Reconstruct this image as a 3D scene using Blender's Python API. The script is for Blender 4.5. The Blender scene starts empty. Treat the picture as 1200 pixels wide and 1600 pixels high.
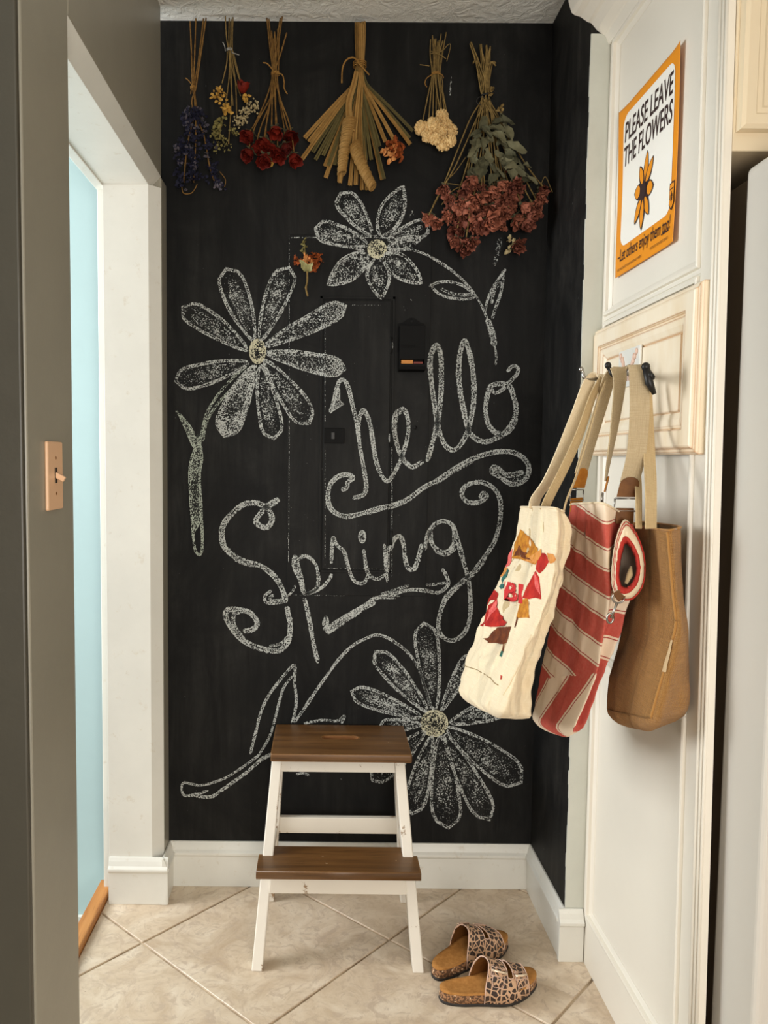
import bpy, bmesh, math, random
import numpy as np
from mathutils import Vector, Matrix, noise

C = bpy.context.scene.collection
PI = math.pi
random.seed(7)

# ------------------------------------------------------------------ camera
CAM_D, CAM_H, YAW, PITCH, ROLL, FPX, PPX, PPY = 2.285, 1.283, -.0028, -.0659, .0087, 1220., 503.85, 800.
cy_, sy_ = math.cos(YAW), math.sin(YAW)
FWD = Vector((sy_*math.cos(PITCH), cy_*math.cos(PITCH), math.sin(PITCH)))
r0 = Vector((cy_, -sy_, 0)); u0 = r0.cross(FWD)
RGT = r0*math.cos(ROLL) + u0*math.sin(ROLL)
UPV = -r0*math.sin(ROLL) + u0*math.cos(ROLL)
EYE = Vector((0, -CAM_D, CAM_H))
cam = bpy.data.cameras.new('camera'); cam_o = bpy.data.objects.new('camera', cam); C.objects.link(cam_o)
M = Matrix((RGT, UPV, -FWD)).transposed().to_4x4(); M.translation = EYE
cam_o.matrix_world = M
cam.sensor_fit = 'HORIZONTAL'; cam.sensor_width = 36; cam.lens = 36*FPX/1200
cam.shift_x = (600-PPX)/1200; cam.shift_y = 0
cam.clip_start = .05
bpy.context.scene.camera = cam_o

def ray(px, py): return FWD + RGT*((px-PPX)/FPX) + UPV*((PPY-py)/FPX)
def at_y(px, py, Y):
    d = ray(px, py); return EYE + d*((Y-EYE.y)/d.y)
def at_x(px, py, X):
    d = ray(px, py); return EYE + d*((X-EYE.x)/d.x)
def at_z(px, py, Z=0.):
    d = ray(px, py); return EYE + d*((Z-EYE.z)/d.z)

# ------------------------------------------------------------------ world, lights, exposure
sc = bpy.context.scene
w = bpy.data.worlds.new('world'); sc.world = w; w.use_nodes = True
bg = w.node_tree.nodes['Background']; bg.inputs[0].default_value = (1.0, .97, .93, 1); bg.inputs[1].default_value = .30
def area(name, loc, target, sx, sy, power, col):
    l = bpy.data.lights.new(name, 'AREA'); l.shape = 'RECTANGLE'; l.size = sx; l.size_y = sy; l.energy = power; l.color = col
    o = bpy.data.objects.new(name, l); C.objects.link(o); o.location = loc
    d = Vector(target)-Vector(loc); o.rotation_euler = d.to_track_quat('-Z', 'Y').to_euler(); return o
area('side_room_window_light', (-2.35, -.50, 1.55), (0, -.5, 1.0), 1.1, 1.3, 78, (.95, .98, 1.0))
area('kitchen_fill_light', (.5, -4.6, 1.15), (.1, 0, 1.9), 1.8, 1.4, 30, (1.0, .985, .95))  # fill light added behind the camera, not an actual window
pl = bpy.data.lights.new('ceiling_fill_light', 'POINT'); pl.energy = 92; pl.shadow_soft_size = .4; pl.color = (1., .94, .86)  # unseen point light added to brighten the ceiling, no real lamp
po = bpy.data.objects.new('ceiling_fill_light', pl); C.objects.link(po); po.location = (.35, -3.1, 1.15)
sc.view_settings.view_transform = 'Standard'; sc.view_settings.look = 'None'
sc.view_settings.exposure = -0.06; sc.view_settings.gamma = 1; sc.view_settings.use_curve_mapping = False

# ------------------------------------------------------------------ materials
def srgb(r, g, b):
    f = lambda c: ((c/255+.055)/1.055)**2.4 if c > 10 else c/255/12.92
    return (f(r), f(g), f(b), 1)
class NT:
    def __init__(s, name):
        s.m = bpy.data.materials.new(name); s.m.use_nodes = True; s.t = s.m.node_tree
        s.b = s.t.nodes['Principled BSDF']; s.out = s.t.nodes['Material Output']
    def n(s, typ, **k):
        x = s.t.nodes.new(typ)
        for a, v in k.items(): setattr(x, a, v)
        return x
    def l(s, a, b): s.t.links.new(a, b)
    def coord(s, kind='Object', scale=None):
        c = s.n('ShaderNodeTexCoord').outputs[kind]
        if scale:
            mp = s.n('ShaderNodeMapping'); mp.inputs['Scale'].default_value = scale; s.l(c, mp.inputs[0]); c = mp.outputs[0]
        return c
    def noise(s, scale, detail=4, rough=.55, vec=None, dist=0):
        x = s.n('ShaderNodeTexNoise'); x.inputs['Scale'].default_value = scale; x.inputs['Detail'].default_value = detail
        x.inputs['Roughness'].default_value = rough; x.inputs['Distortion'].default_value = dist
        if vec is not None: s.l(vec, x.inputs['Vector'])
        return x.outputs['Fac']
    def ramp(s, fac, stops, interp='LINEAR'):
        x = s.n('ShaderNodeValToRGB'); cr = x.color_ramp; cr.interpolation = interp
        while len(cr.elements) < len(stops): cr.elements.new(.5)
        for e, (p, c) in zip(cr.elements, stops): e.position = p; e.color = c
        s.l(fac, x.inputs[0]); return x.outputs[0]
    def mix(s, fac, a, b, mode='MIX'):
        x = s.n('ShaderNodeMix'); x.data_type = 'RGBA'; x.blend_type = mode
        for sock, v in ((x.inputs[0], fac), (x.inputs[6], a), (x.inputs[7], b)):
            if hasattr(v, 'links'): s.l(v, sock)
            else: sock.default_value = v
        return x.outputs[2]
    def math(s, op, a, b=0., c=0.):
        x = s.n('ShaderNodeMath'); x.operation = op
        for i, v in enumerate((a, b, c)):
            if hasattr(v, 'links'): s.l(v, x.inputs[i])
            else: x.inputs[i].default_value = v
        return x.outputs[0]
    def bump(s, h, strength=.3, dist=.002):
        x = s.n('ShaderNodeBump'); x.inputs['Strength'].default_value = strength; x.inputs['Distance'].default_value = dist
        s.l(h, x.inputs['Height']); s.l(x.outputs[0], s.b.inputs['Normal'])
    def col(s, c):
        if hasattr(c, 'links'): s.l(c, s.b.inputs['Base Color'])
        else: s.b.inputs['Base Color'].default_value = c
    def rough(s, r): 
        if hasattr(r, 'links'): s.l(r, s.b.inputs['Roughness'])
        else: s.b.inputs['Roughness'].default_value = r
    def xyz(s, v):
        x = s.n('ShaderNodeSeparateXYZ'); s.l(v, x.inputs[0]); return x.outputs
W1 = (1, 1, 1, 1); K0 = (0, 0, 0, 1)

def paint(name, c, rough=.45, var=.06, nscale=6, bstr=.15, bscale=60, dirt=None):
    m = NT(name); o = m.coord(); f = m.noise(nscale, 5, .6, o)
    d = tuple(v*(1-var*2) for v in c[:3])+(1,)
    colr = m.mix(m.ramp(f, [(.3, W1), (.7, K0)]), c, d)
    if dirt:
        f2 = m.noise(28, 6, .7, o)
        colr = m.mix(m.ramp(f2, [(.60, K0), (.72, W1)]), colr, dirt)
    m.col(colr); m.rough(rough); m.bump(m.noise(bscale, 4, .6, o), bstr, .002); return m.m

def plain(name, c, rough=.5, metal=0, var=0., nscale=40, bstr=0):
    m = NT(name); m.b.inputs['Metallic'].default_value = metal; m.rough(rough)
    if var:
        f = m.noise(nscale, 4, .6, m.coord()); m.col(m.mix(f, tuple(v*(1-var) for v in c[:3])+(1,), tuple(min(1, v*(1+var)) for v in c[:3])+(1,)))
        if bstr: m.bump(f, bstr, .002)
    else: m.col(c)
    return m.m

def board_mat(name='chalkboard_paint', hi=(.032, .031, .028, 1)):
    m = NT(name); o = m.coord()
    s = m.noise(3.2, 6, .68, m.coord('Object', (1, 1, .8)), 1.2)
    s2 = m.noise(9, 8, .75, m.coord('Object', (2.2, 1, .25)), .6)
    smear = m.math('MULTIPLY', m.ramp(s, [(.36, K0), (.72, W1)]), m.ramp(s2, [(.35, K0), (.8, W1)]))
    st_ = m.noise(1, 6, .7, m.coord('Object', (34, 34, 1.3))); smear = m.math('ADD', smear, m.math('MULTIPLY', m.ramp(st_, [(.55, K0), (.85, W1)]), .22)); c = m.mix(smear, (.0022, .0021, .0019, 1), hi)
    sp = m.noise(120, 2, .5, o); c = m.mix(m.ramp(sp, [(.765, K0), (.79, W1)]), c, (.14, .14, .13, 1))
    m.col(c); m.rough(.62); m.b.inputs['Specular IOR Level'].default_value = .2
    m.bump(m.noise(45, 5, .6, o), .12, .002); return m.m
def chalk_mat(name, c):
    m = NT(name)
    at = m.n('ShaderNodeAttribute'); at.attribute_name = 'dens'
    o = m.coord()
    n = m.noise(290, 2.5, .6, o)
    n2 = m.noise(26, 3, .6, o)
    thr = m.math('SUBTRACT', .685, m.math('MULTIPLY', at.outputs['Fac'], .265))
    thr = m.math('ADD', thr, m.math('MULTIPLY', m.math('SUBTRACT', n2, .5), -.22))
    k = m.n('ShaderNodeMapRange'); k.interpolation_type = 'SMOOTHSTEP'; m.l(n, k.inputs[0])
    m.l(m.math('SUBTRACT', thr, .03), k.inputs[1]); m.l(m.math('ADD', thr, .05), k.inputs[2])
    tr = m.n('ShaderNodeBsdfTransparent'); mx = m.n('ShaderNodeMixShader')
    m.l(k.outputs[0], mx.inputs[0]); m.l(tr.outputs[0], mx.inputs[1]); m.l(m.b.outputs[0], mx.inputs[2]); m.l(mx.outputs[0], m.out.inputs[0])
    m.col(c); m.rough(.95); m.b.inputs['Specular IOR Level'].default_value = .1
    return m.m
def ceil_mat():
    m = NT('knockdown_plaster'); o = m.coord()
    n = m.noise(26, 5, .62, o, 1.4); m.col(m.mix(n, srgb(226, 226, 218), srgb(244, 243, 236)))
    m.rough(.38); m.bump(m.ramp(n, [(.40, K0), (.68, W1)]), .55, .006); return m.m
def tile_mat():
    m = NT('stone_tile'); o = m.coord()
    oi = m.n('ShaderNodeObjectInfo')
    add = m.n('ShaderNodeVectorMath'); add.operation = 'ADD'; m.l(o, add.inputs[0])
    sc_ = m.n('ShaderNodeVectorMath'); sc_.operation = 'SCALE'; m.l(oi.outputs['Location'], sc_.inputs[0]); sc_.inputs['Scale'].default_value = 3.
    m.l(sc_.outputs[0], add.inputs[1]); v = add.outputs[0]
    a = m.noise(7, 8, .68, v, 1.6); b = m.noise(20, 6, .7, v, 2.2); c3 = m.noise(60, 3, .6, v)
    c = m.ramp(a, [(.25, srgb(176, 152, 126)), (.5, srgb(206, 187, 163)), (.75, srgb(226, 212, 192))])
    c = m.mix(m.ramp(b, [(.50, K0), (.62, (.8, .8, .8, 1)), (.66, (.8, .8, .8, 1)), (.78, K0)]), c, srgb(182, 162, 142))
    c = m.mix(m.ramp(m.noise(2.6, 4, .6, v), [(.45, K0), (.75, (.6, .6, .6, 1))]), c, srgb(190, 166, 136))
    c = m.mix(m.ramp(c3, [(.72, K0), (.78, W1)]), c, srgb(160, 138, 116))
    m.col(c); m.rough(m.ramp(b, [(.3, (.3, .3, .3, 1)), (.8, (.5, .5, .5, 1))])); m.bump(b, .18, .003); return m.m
def grout_mat():
    m = NT('grout'); o = m.coord(); f = m.noise(9, 5, .7, o)
    m.col(m.ramp(f, [(.35, srgb(120, 95, 70)), (.6, srgb(196, 176, 150))])); m.rough(.9); return m.m
def wood_mat(name, c1, c2, c3, axis=0, rough=.35, worn=None):
    m = NT(name); s = [30, 30, 30]; s[axis] = 1.6
    v = m.coord('Object', tuple(s)); f = m.noise(1, 6, .65, v, .8); g = m.noise(5, 4, .6, v)
    c = m.ramp(f, [(.25, c1), (.5, c2), (.8, c3)]); c = m.mix(m.ramp(g, [(.55, K0), (.75, W1)]), c, c1)
    if worn:
        bv = m.n('ShaderNodeBevel'); bv.inputs['Radius'].default_value = .006; bv.samples = 4; ge = m.n('ShaderNodeNewGeometry'); dt = m.n('ShaderNodeVectorMath'); dt.operation = 'DOT_PRODUCT'
        m.l(bv.outputs[0], dt.inputs[0]); m.l(ge.outputs['Normal'], dt.inputs[1]); k = m.math('MULTIPLY', m.math('SUBTRACT', 1., dt.outputs['Value']), m.math('MULTIPLY', m.noise(16, 5, .7, m.coord()), 9.))
        c = m.mix(m.ramp(k, [(.15, K0), (.6, W1)]), c, worn); sp = m.noise(85, 3, .6, m.coord()); c = m.mix(m.ramp(sp, [(.73, K0), (.76, W1)]), c, srgb(190, 160, 130))
    m.col(c); m.rough(rough); m.bump(f, .12, .001); return m.m
def worn_paint(name, c, wear, lo=.63, hi=.70):
    m = NT(name); o = m.coord()
    f = m.noise(14, 7, .72, o); g = m.noise(5, 4, .6, o)
    c2 = m.mix(g, c, tuple(v*.86 for v in c[:3])+(1,))
    m.col(m.mix(m.ramp(f, [(lo, K0), (hi, W1)]), c2, wear)); m.rough(.5); m.bump(m.noise(80, 3, .6, o), .12, .001); return m.m
def edge_worn(name, c, wear):
    # paint rubbed through to bare wood along edges (pointiness of the real geometry plus scratches)
    m = NT(name); o = m.coord(); bv = m.n('ShaderNodeBevel'); bv.inputs['Radius'].default_value = .006; bv.samples = 4
    ge = m.n('ShaderNodeNewGeometry'); dt = m.n('ShaderNodeVectorMath'); dt.operation = 'DOT_PRODUCT'
    m.l(bv.outputs[0], dt.inputs[0]); m.l(ge.outputs['Normal'], dt.inputs[1])
    e = m.math('SUBTRACT', 1., dt.outputs['Value']); n = m.noise(18, 6, .7, o)
    k = m.math('MULTIPLY', e, m.math('MULTIPLY', n, 7.)); g = m.noise(6, 4, .6, m.coord('Object', (1, 3, 1)))
    c2 = m.mix(m.ramp(g, [(.4, K0), (.75, W1)]), c, srgb(232, 212, 180))
    cc = m.mix(m.ramp(k, [(.22, K0), (.6, W1)]), c2, wear); m.col(cc); m.rough(.45); m.bump(m.noise(50, 3, .6, o), .08, .001); return m.m
def weave(name, c1, c2, scale=700, bstr=.5, stain=None, rough=.9):
    m = NT(name); uv = m.coord('UV'); o = m.coord()
    x, y, z = m.xyz(uv)
    wv = m.math('MULTIPLY', m.math('SINE', m.math('MULTIPLY', x, scale)), m.math('SINE', m.math('MULTIPLY', y, scale)))
    tu = m.noise(1, 3, .6, m.coord('UV', (scale*.6, 26, 1))); tv = m.noise(1, 3, .6, m.coord('UV', (26, scale*.6, 1)))
    n = m.ramp(m.math('ADD', m.math('MULTIPLY', tu, .5), m.math('MULTIPLY', tv, .5)), [(.36, K0), (.64, W1)]); n2 = m.noise(9, 4, .6, o)
    c = m.mix(n, c1, c2); c = m.mix(m.math('MULTIPLY', m.ramp(n2, [(.35, K0), (.75, W1)]), .35), c, tuple(v*.7 for v in c1[:3])+(1,))
    if stain:
        n3 = m.noise(7, 3, .5, o); c = m.mix(m.ramp(n3, [(.6, K0), (.72, W1)]), c, stain)
    m.col(c); m.rough(rough); m.b.inputs['Specular IOR Level'].default_value = .15
    h = m.math('ADD', m.math('MULTIPLY', wv, .5), m.math('MULTIPLY', n, .8)); m.bump(h, bstr, .0012)
    m.b.inputs['Sheen Weight'].default_value = .15
    return m.m
def stripe_mat(name, period, off, duty=.5, axis=1):
    m = NT(name); uv = m.coord('UV'); x = m.xyz(uv)[axis]; o = m.coord()
    p = m.math('FRACT', m.math('ADD', m.math('DIVIDE', x, period), off))
    cream, red, dk = srgb(232, 214, 188), srgb(188, 62, 50), srgb(158, 42, 38)
    r = m.n('ShaderNodeValToRGB'); cr = r.color_ramp; cr.interpolation = 'CONSTANT'
    st = [(0, red), (duty-.01, cream), (duty+.035, dk), (duty+.055, cream), (.93, dk), (.955, cream)]
    while len(cr.elements) < len(st): cr.elements.new(.5)
    for e, (q, c) in zip(cr.elements, st): e.position = q; e.color = c
    m.l(p, r.inputs[0]); n = m.noise(160, 4, .7, o)
    m.col(m.mix(m.math('MULTIPLY', n, .45), r.outputs[0], m.mix(.5, r.outputs[0], srgb(235, 200, 180)))); m.rough(.92)
    m.b.inputs['Specular IOR Level'].default_value = .15; m.bump(n, .35, .001); return m.m
def leopard(name, scale=75, bgc=srgb(205, 165, 132), spot=srgb(52, 38, 32)):
    m = NT(name); o = m.coord(); v = m.n('ShaderNodeTexVoronoi'); v.feature = 'DISTANCE_TO_EDGE'; v.inputs['Scale'].default_value = scale
    m.l(o, v.inputs['Vector']); v2 = m.n('ShaderNodeTexVoronoi'); v2.inputs['Scale'].default_value = scale; m.l(o, v2.inputs['Vector'])
    inside = m.mix(m.ramp(v2.outputs['Distance'], [(.12, W1), (.3, K0)]), spot, srgb(98, 72, 56))
    m.col(m.mix(m.ramp(v.outputs['Distance'], [(.085, K0), (.12, W1)]), bgc, inside)); m.rough(.6); return m.m
def cork(name):
    m = NT(name); o = m.coord(); v = m.n('ShaderNodeTexVoronoi'); v.inputs['Scale'].default_value = 260; m.l(o, v.inputs['Vector'])
    m.col(m.ramp(v.outputs['Color'], [(.25, srgb(92, 62, 40)), (.5, srgb(160, 116, 80)), (.8, srgb(228, 196, 160))], 'CONSTANT')); m.rough(.6); return m.m
def organic(name, c1, c2, scale=60, rough=.75, obj=False):
    # dried plant: colour varies in patches, and from object to object when obj is set
    m = NT(name); o = m.coord(); n = m.noise(scale, 4, .65, o)
    f = m.ramp(n, [(.3, K0), (.7, W1)])
    if obj:
        oi = m.n('ShaderNodeObjectInfo'); f = m.math('ADD', m.math('MULTIPLY', f, .45), m.math('MULTIPLY', oi.outputs['Random'], .55))
    m.col(m.mix(f, c1, c2)); m.rough(rough); m.b.inputs['Specular IOR Level'].default_value = .2; m.bump(n, .3, .001); return m.m

MT = {}
STRIPE_OFF = -((at_y(950, 854, -.80).z+.14*.80)/.094) % 1
MT['greige_shade'] = paint('shaded_greige_paint', srgb(70, 66, 55), .45, .08, 5, .4, 24)  # greige with the shade of the pier's near end put into the colour
MT['board'] = board_mat(); MT['board_r'] = board_mat('scuffed_chalkboard_paint', (.055, .050, .043, 1))
MT['chalk'] = chalk_mat('white_chalk', (.47, .485, .46, 1)); MT['chalk_y'] = chalk_mat('cream_chalk', (.55, .52, .37, 1)); MT['chalk_g'] = chalk_mat('green_tinted_chalk', (.42, .46, .39, 1))
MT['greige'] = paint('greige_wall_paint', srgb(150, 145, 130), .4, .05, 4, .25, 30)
MT['white'] = paint('white_trim_paint', srgb(228, 226, 217), .35, .04, 6, .22, 22, srgb(212, 205, 190))
MT['cream'] = paint('cream_cabinet_paint', srgb(231, 224, 210), .38, .02, 3, .06, 90)
MT['tan'] = paint('shaded_cream_cabinet_paint', srgb(226, 208, 176), .4, .03, 3, .06, 90)  # same cream as the side, with the front's shade mixed into the colour
MT['stripend'] = paint('pale_grey_wall_end', srgb(206, 207, 196), .4, .05, 8, .6, 26)
MT['blue'] = paint('pale_blue_wall_paint', srgb(190, 217, 219), .55, .03, 3, .12, 30)
MT['ceil'] = ceil_mat(); MT['tile'] = tile_mat(); MT['grout'] = grout_mat()
MT['oak'] = wood_mat('oak_threshold', srgb(160, 96, 40), srgb(188, 124, 60), srgb(208, 148, 84), 1, .35)
MT['walnut'] = wood_mat('stained_wood', srgb(66, 42, 20), srgb(98, 66, 34), srgb(128, 90, 50), 0, .38, srgb(172, 122, 66))
MT['slotwood'] = wood_mat('raw_slot_wood', srgb(96, 60, 28), srgb(130, 84, 42), srgb(150, 102, 56), 0, .5)
MT['stoolwhite'] = worn_paint('chipped_white_paint', srgb(232, 224, 210), srgb(150, 122, 92), .60, .63)
MT['distress'] = edge_worn('distressed_cream_paint', srgb(240, 226, 202), srgb(178, 122, 66))
MT['fridge'] = plain('fridge_enamel', srgb(208, 202, 192), .5, 0, .03, 3)
MT['fridgebody'] = plain('fridge_body_grey', srgb(96, 82, 66), .5, 0, .1, 30)
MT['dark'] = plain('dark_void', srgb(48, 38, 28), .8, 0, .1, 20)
MT['subfloor'] = plain('side_room_floor', srgb(150, 140, 126), .6, 0, .1, 8)
MT['ivory'] = plain('ivory_plastic', srgb(226, 184, 146), .4, 0, .03, 30)
MT['black'] = plain('black_iron', srgb(26, 24, 22), .45, .3)
MT['blackpaint'] = plain('black_painted_metal', (.0032, .003, .0028, 1), .6); MT['blackpaint'].node_tree.nodes['Principled BSDF'].inputs['Specular IOR Level'].default_value = .12
MT['steel'] = plain('brushed_steel', (.36, .34, .31, 1), .3, 1.)
MT['panelblk'] = board_mat()
MT['twine'] = organic('jute_twine', srgb(170, 128, 66), srgb(120, 84, 38), 200)
MT['string'] = organic('grey_string', srgb(170, 168, 160), srgb(120, 116, 108), 200)
MT['wire'] = plain('black_wire', srgb(24, 22, 20), .5)
MT['canvas'] = weave('natural_canvas', srgb(238, 222, 192), srgb(222, 200, 162), 1500, .25)
MT['canvas_in'] = weave('canvas_webbing', srgb(206, 182, 140), srgb(176, 148, 104), 1500, .3)
MT['web'] = weave('cotton_webbing', srgb(202, 182, 148), srgb(176, 154, 118), 1200, .5)
MT['burlap'] = weave('burlap', srgb(192, 142, 80), srgb(138, 94, 46), 1500, 1.0, srgb(120, 84, 46))
MT['burlap_in'] = weave('burlap_lining', srgb(150, 116, 72), srgb(120, 90, 54), 900, .5)
MT['stripe'] = stripe_mat('striped_canvas', .094, STRIPE_OFF)
MT['stripe2'] = stripe_mat('striped_canvas_base', .150, .1, .5, 0)
MT['lining'] = weave('grey_lining', srgb(150, 132, 116), srgb(128, 110, 96), 900, .3)
MT['leather'] = organic('tan_leather', srgb(196, 128, 40), srgb(160, 96, 28), 40, .45)
MT['leather_d'] = organic('brown_leather', srgb(120, 78, 38), srgb(92, 56, 26), 40, .45)
MT['seam'] = plain('burlap_seam_thread', srgb(120, 86, 46), .9)
MT['cseam'] = plain('canvas_seam', srgb(150, 124, 84), .9)
MT['labeltag'] = plain('cream_label', srgb(196, 168, 128), .8)
MT['l_yel'] = organic('printed_leaf_ochre', srgb(206, 140, 44), srgb(150, 84, 26), 60)
MT['l_red'] = organic('printed_leaf_red', srgb(196, 48, 34), srgb(140, 22, 20), 34)
MT['l_pink'] = organic('printed_leaf_pink', srgb(206, 66, 66), srgb(224, 120, 110), 90)
MT['l_brn'] = organic('printed_leaf_brown', srgb(120, 62, 28), srgb(70, 32, 18), 60)
MT['l_teal'] = organic('printed_sprig_teal', srgb(60, 112, 100), srgb(40, 84, 80), 90)
MT['l_or'] = organic('printed_leaf_orange', srgb(214, 150, 84), srgb(196, 120, 50), 60)
MT['inkred_c'] = organic('red_canvas', srgb(188, 62, 50), srgb(160, 46, 40), 120, .9)
MT['inkred'] = plain('red_ink', srgb(190, 26, 28), .8, 0, .05, 200)
MT['paper'] = plain('poster_paper', srgb(240, 236, 226), .55)
MT['orange'] = plain('poster_orange_ink', srgb(228, 142, 12), .55)
MT['ink'] = plain('poster_brown_ink', srgb(46, 24, 22), .55)
MT['suede'] = organic('tan_suede_footbed', srgb(186, 132, 72), srgb(158, 106, 52), 90, .85)
MT['leopard'] = leopard('leopard_print'); MT['cork'] = cork('speckled_cork'); MT['rubber'] = plain('black_rubber_sole', srgb(40, 34, 30), .7)
MT['gold'] = plain('rose_gold_buckle', (.92, .74, .56, 1), .35, .7)
MT['piping'] = plain('pale_pink_piping', srgb(214, 180, 160), .6)
MT['stemb'] = organic('dry_stem_brown', srgb(146, 110, 58), srgb(92, 64, 32), 90)
MT['stemg'] = organic('dry_stem_olive', srgb(150, 124, 74), srgb(98, 80, 46), 90)
MT['stemd'] = organic('dry_stem_dark', srgb(60, 58, 52), srgb(34, 34, 34), 90)
MT['delph'] = organic('dried_delphinium', srgb(44, 44, 66), srgb(20, 20, 30), 120)
MT['delph2'] = organic('faded_delphinium', srgb(104, 96, 100), srgb(60, 58, 72), 120)
MT['rose'] = organic('dried_red_rose', srgb(40, 7, 8), srgb(128, 34, 20), 1.6, .6, True)
MT['dusty'] = organic('dried_dusty_rose', srgb(66, 22, 20), srgb(190, 118, 92), 2.2, .75, True)
MT['yarrow'] = organic('dried_yarrow', srgb(236, 206, 150), srgb(190, 150, 92), 160, .85)
MT['ylw'] = organic('dried_yellow_bloom', srgb(214, 170, 84), srgb(160, 116, 44), 120)
MT['lime'] = organic('dried_pale_green', srgb(150, 138, 84), srgb(104, 98, 56), 120)
MT['breath'] = organic('dried_cream_sprig', srgb(204, 190, 150), srgb(150, 130, 88), 120)
MT['sage'] = organic('dried_sage_leaf', srgb(120, 116, 88), srgb(62, 62, 46), 40, .75, True)
MT['sepal'] = organic('dried_pale_sepal', srgb(178, 172, 124), srgb(130, 130, 84), 60)
MT['palm'] = organic('dried_palm_blade', srgb(178, 140, 82), srgb(128, 96, 50), 40, .6, True)
MT['palmg'] = organic('dried_green_palm_blade', srgb(118, 106, 66), srgb(84, 76, 48), 40, .6, True)
MT['marig'] = organic('dried_orange_bloom', srgb(176, 88, 38), srgb(96, 46, 24), 140)
MT['peach'] = organic('dried_peach_bloom', srgb(236, 176, 112), srgb(196, 112, 52), 90)
MT['matchbox'] = plain('wood_match_box_card', srgb(206, 134, 62), .7, 0, .1, 60)
MT['redbox'] = plain('faded_red_card', srgb(120, 52, 40), .7)

# ------------------------------------------------------------------ geometry helpers
ORG = {}
def link(name, me, mat, parent=None, kind=None, bevel=0, smooth=False, seg=2):
    o = bpy.data.objects.new(name, me); C.objects.link(o)
    if mat: me.materials.append(mat if not isinstance(mat, str) else MT[mat])
    if parent is not None: o.parent = parent
    if kind: o['kind'] = kind
    if smooth:
        for p in me.polygons: p.use_smooth = True
    if bevel:
        b = o.modifiers.new('bevel', 'BEVEL'); b.width = bevel; b.segments = seg; b.limit_method = 'ANGLE'; b.angle_limit = .6; b.harden_normals = False
    return o
def org(parent): return ORG.get(parent.name, Vector((0, 0, 0))) if parent is not None else Vector((0, 0, 0))
def mk(name, verts, faces, mat, parent=None, kind=None, bevel=0, smooth=False, uv=None, local=False, dens=None, seg=2):
    off = Vector((0, 0, 0)) if local else org(parent)
    me = bpy.data.meshes.new(name); me.from_pydata([tuple(Vector(v)-off) for v in verts], [], faces)
    if uv is not None:
        l = me.uv_layers.new(name='UVMap')
        for lp in me.loops: l.data[lp.index].uv = uv[lp.vertex_index]
    if dens is not None:
        a = me.attributes.new('dens', 'FLOAT', 'POINT'); a.data.foreach_set('value', dens)
    me.validate(); me.update()
    bm = bmesh.new(); bm.from_mesh(me)
    if dens is None: bmesh.ops.recalc_face_normals(bm, faces=bm.faces)
    bm.to_mesh(me); bm.free()
    o = link(name, me, mat, parent, kind, bevel, smooth, seg)
    if parent is not None and not local: ORG[o.name] = off
    return o
def thing(name, label, cat, loc=(0, 0, 0), rot=0., group=None):
    o = bpy.data.objects.new(name, None); C.objects.link(o); o.location = loc; o.rotation_euler = (0, 0, rot); o.empty_display_size = .05
    o['label'] = label; o['category'] = cat
    if group: o['group'] = group
    ORG[o.name] = Vector(loc); return o
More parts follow.
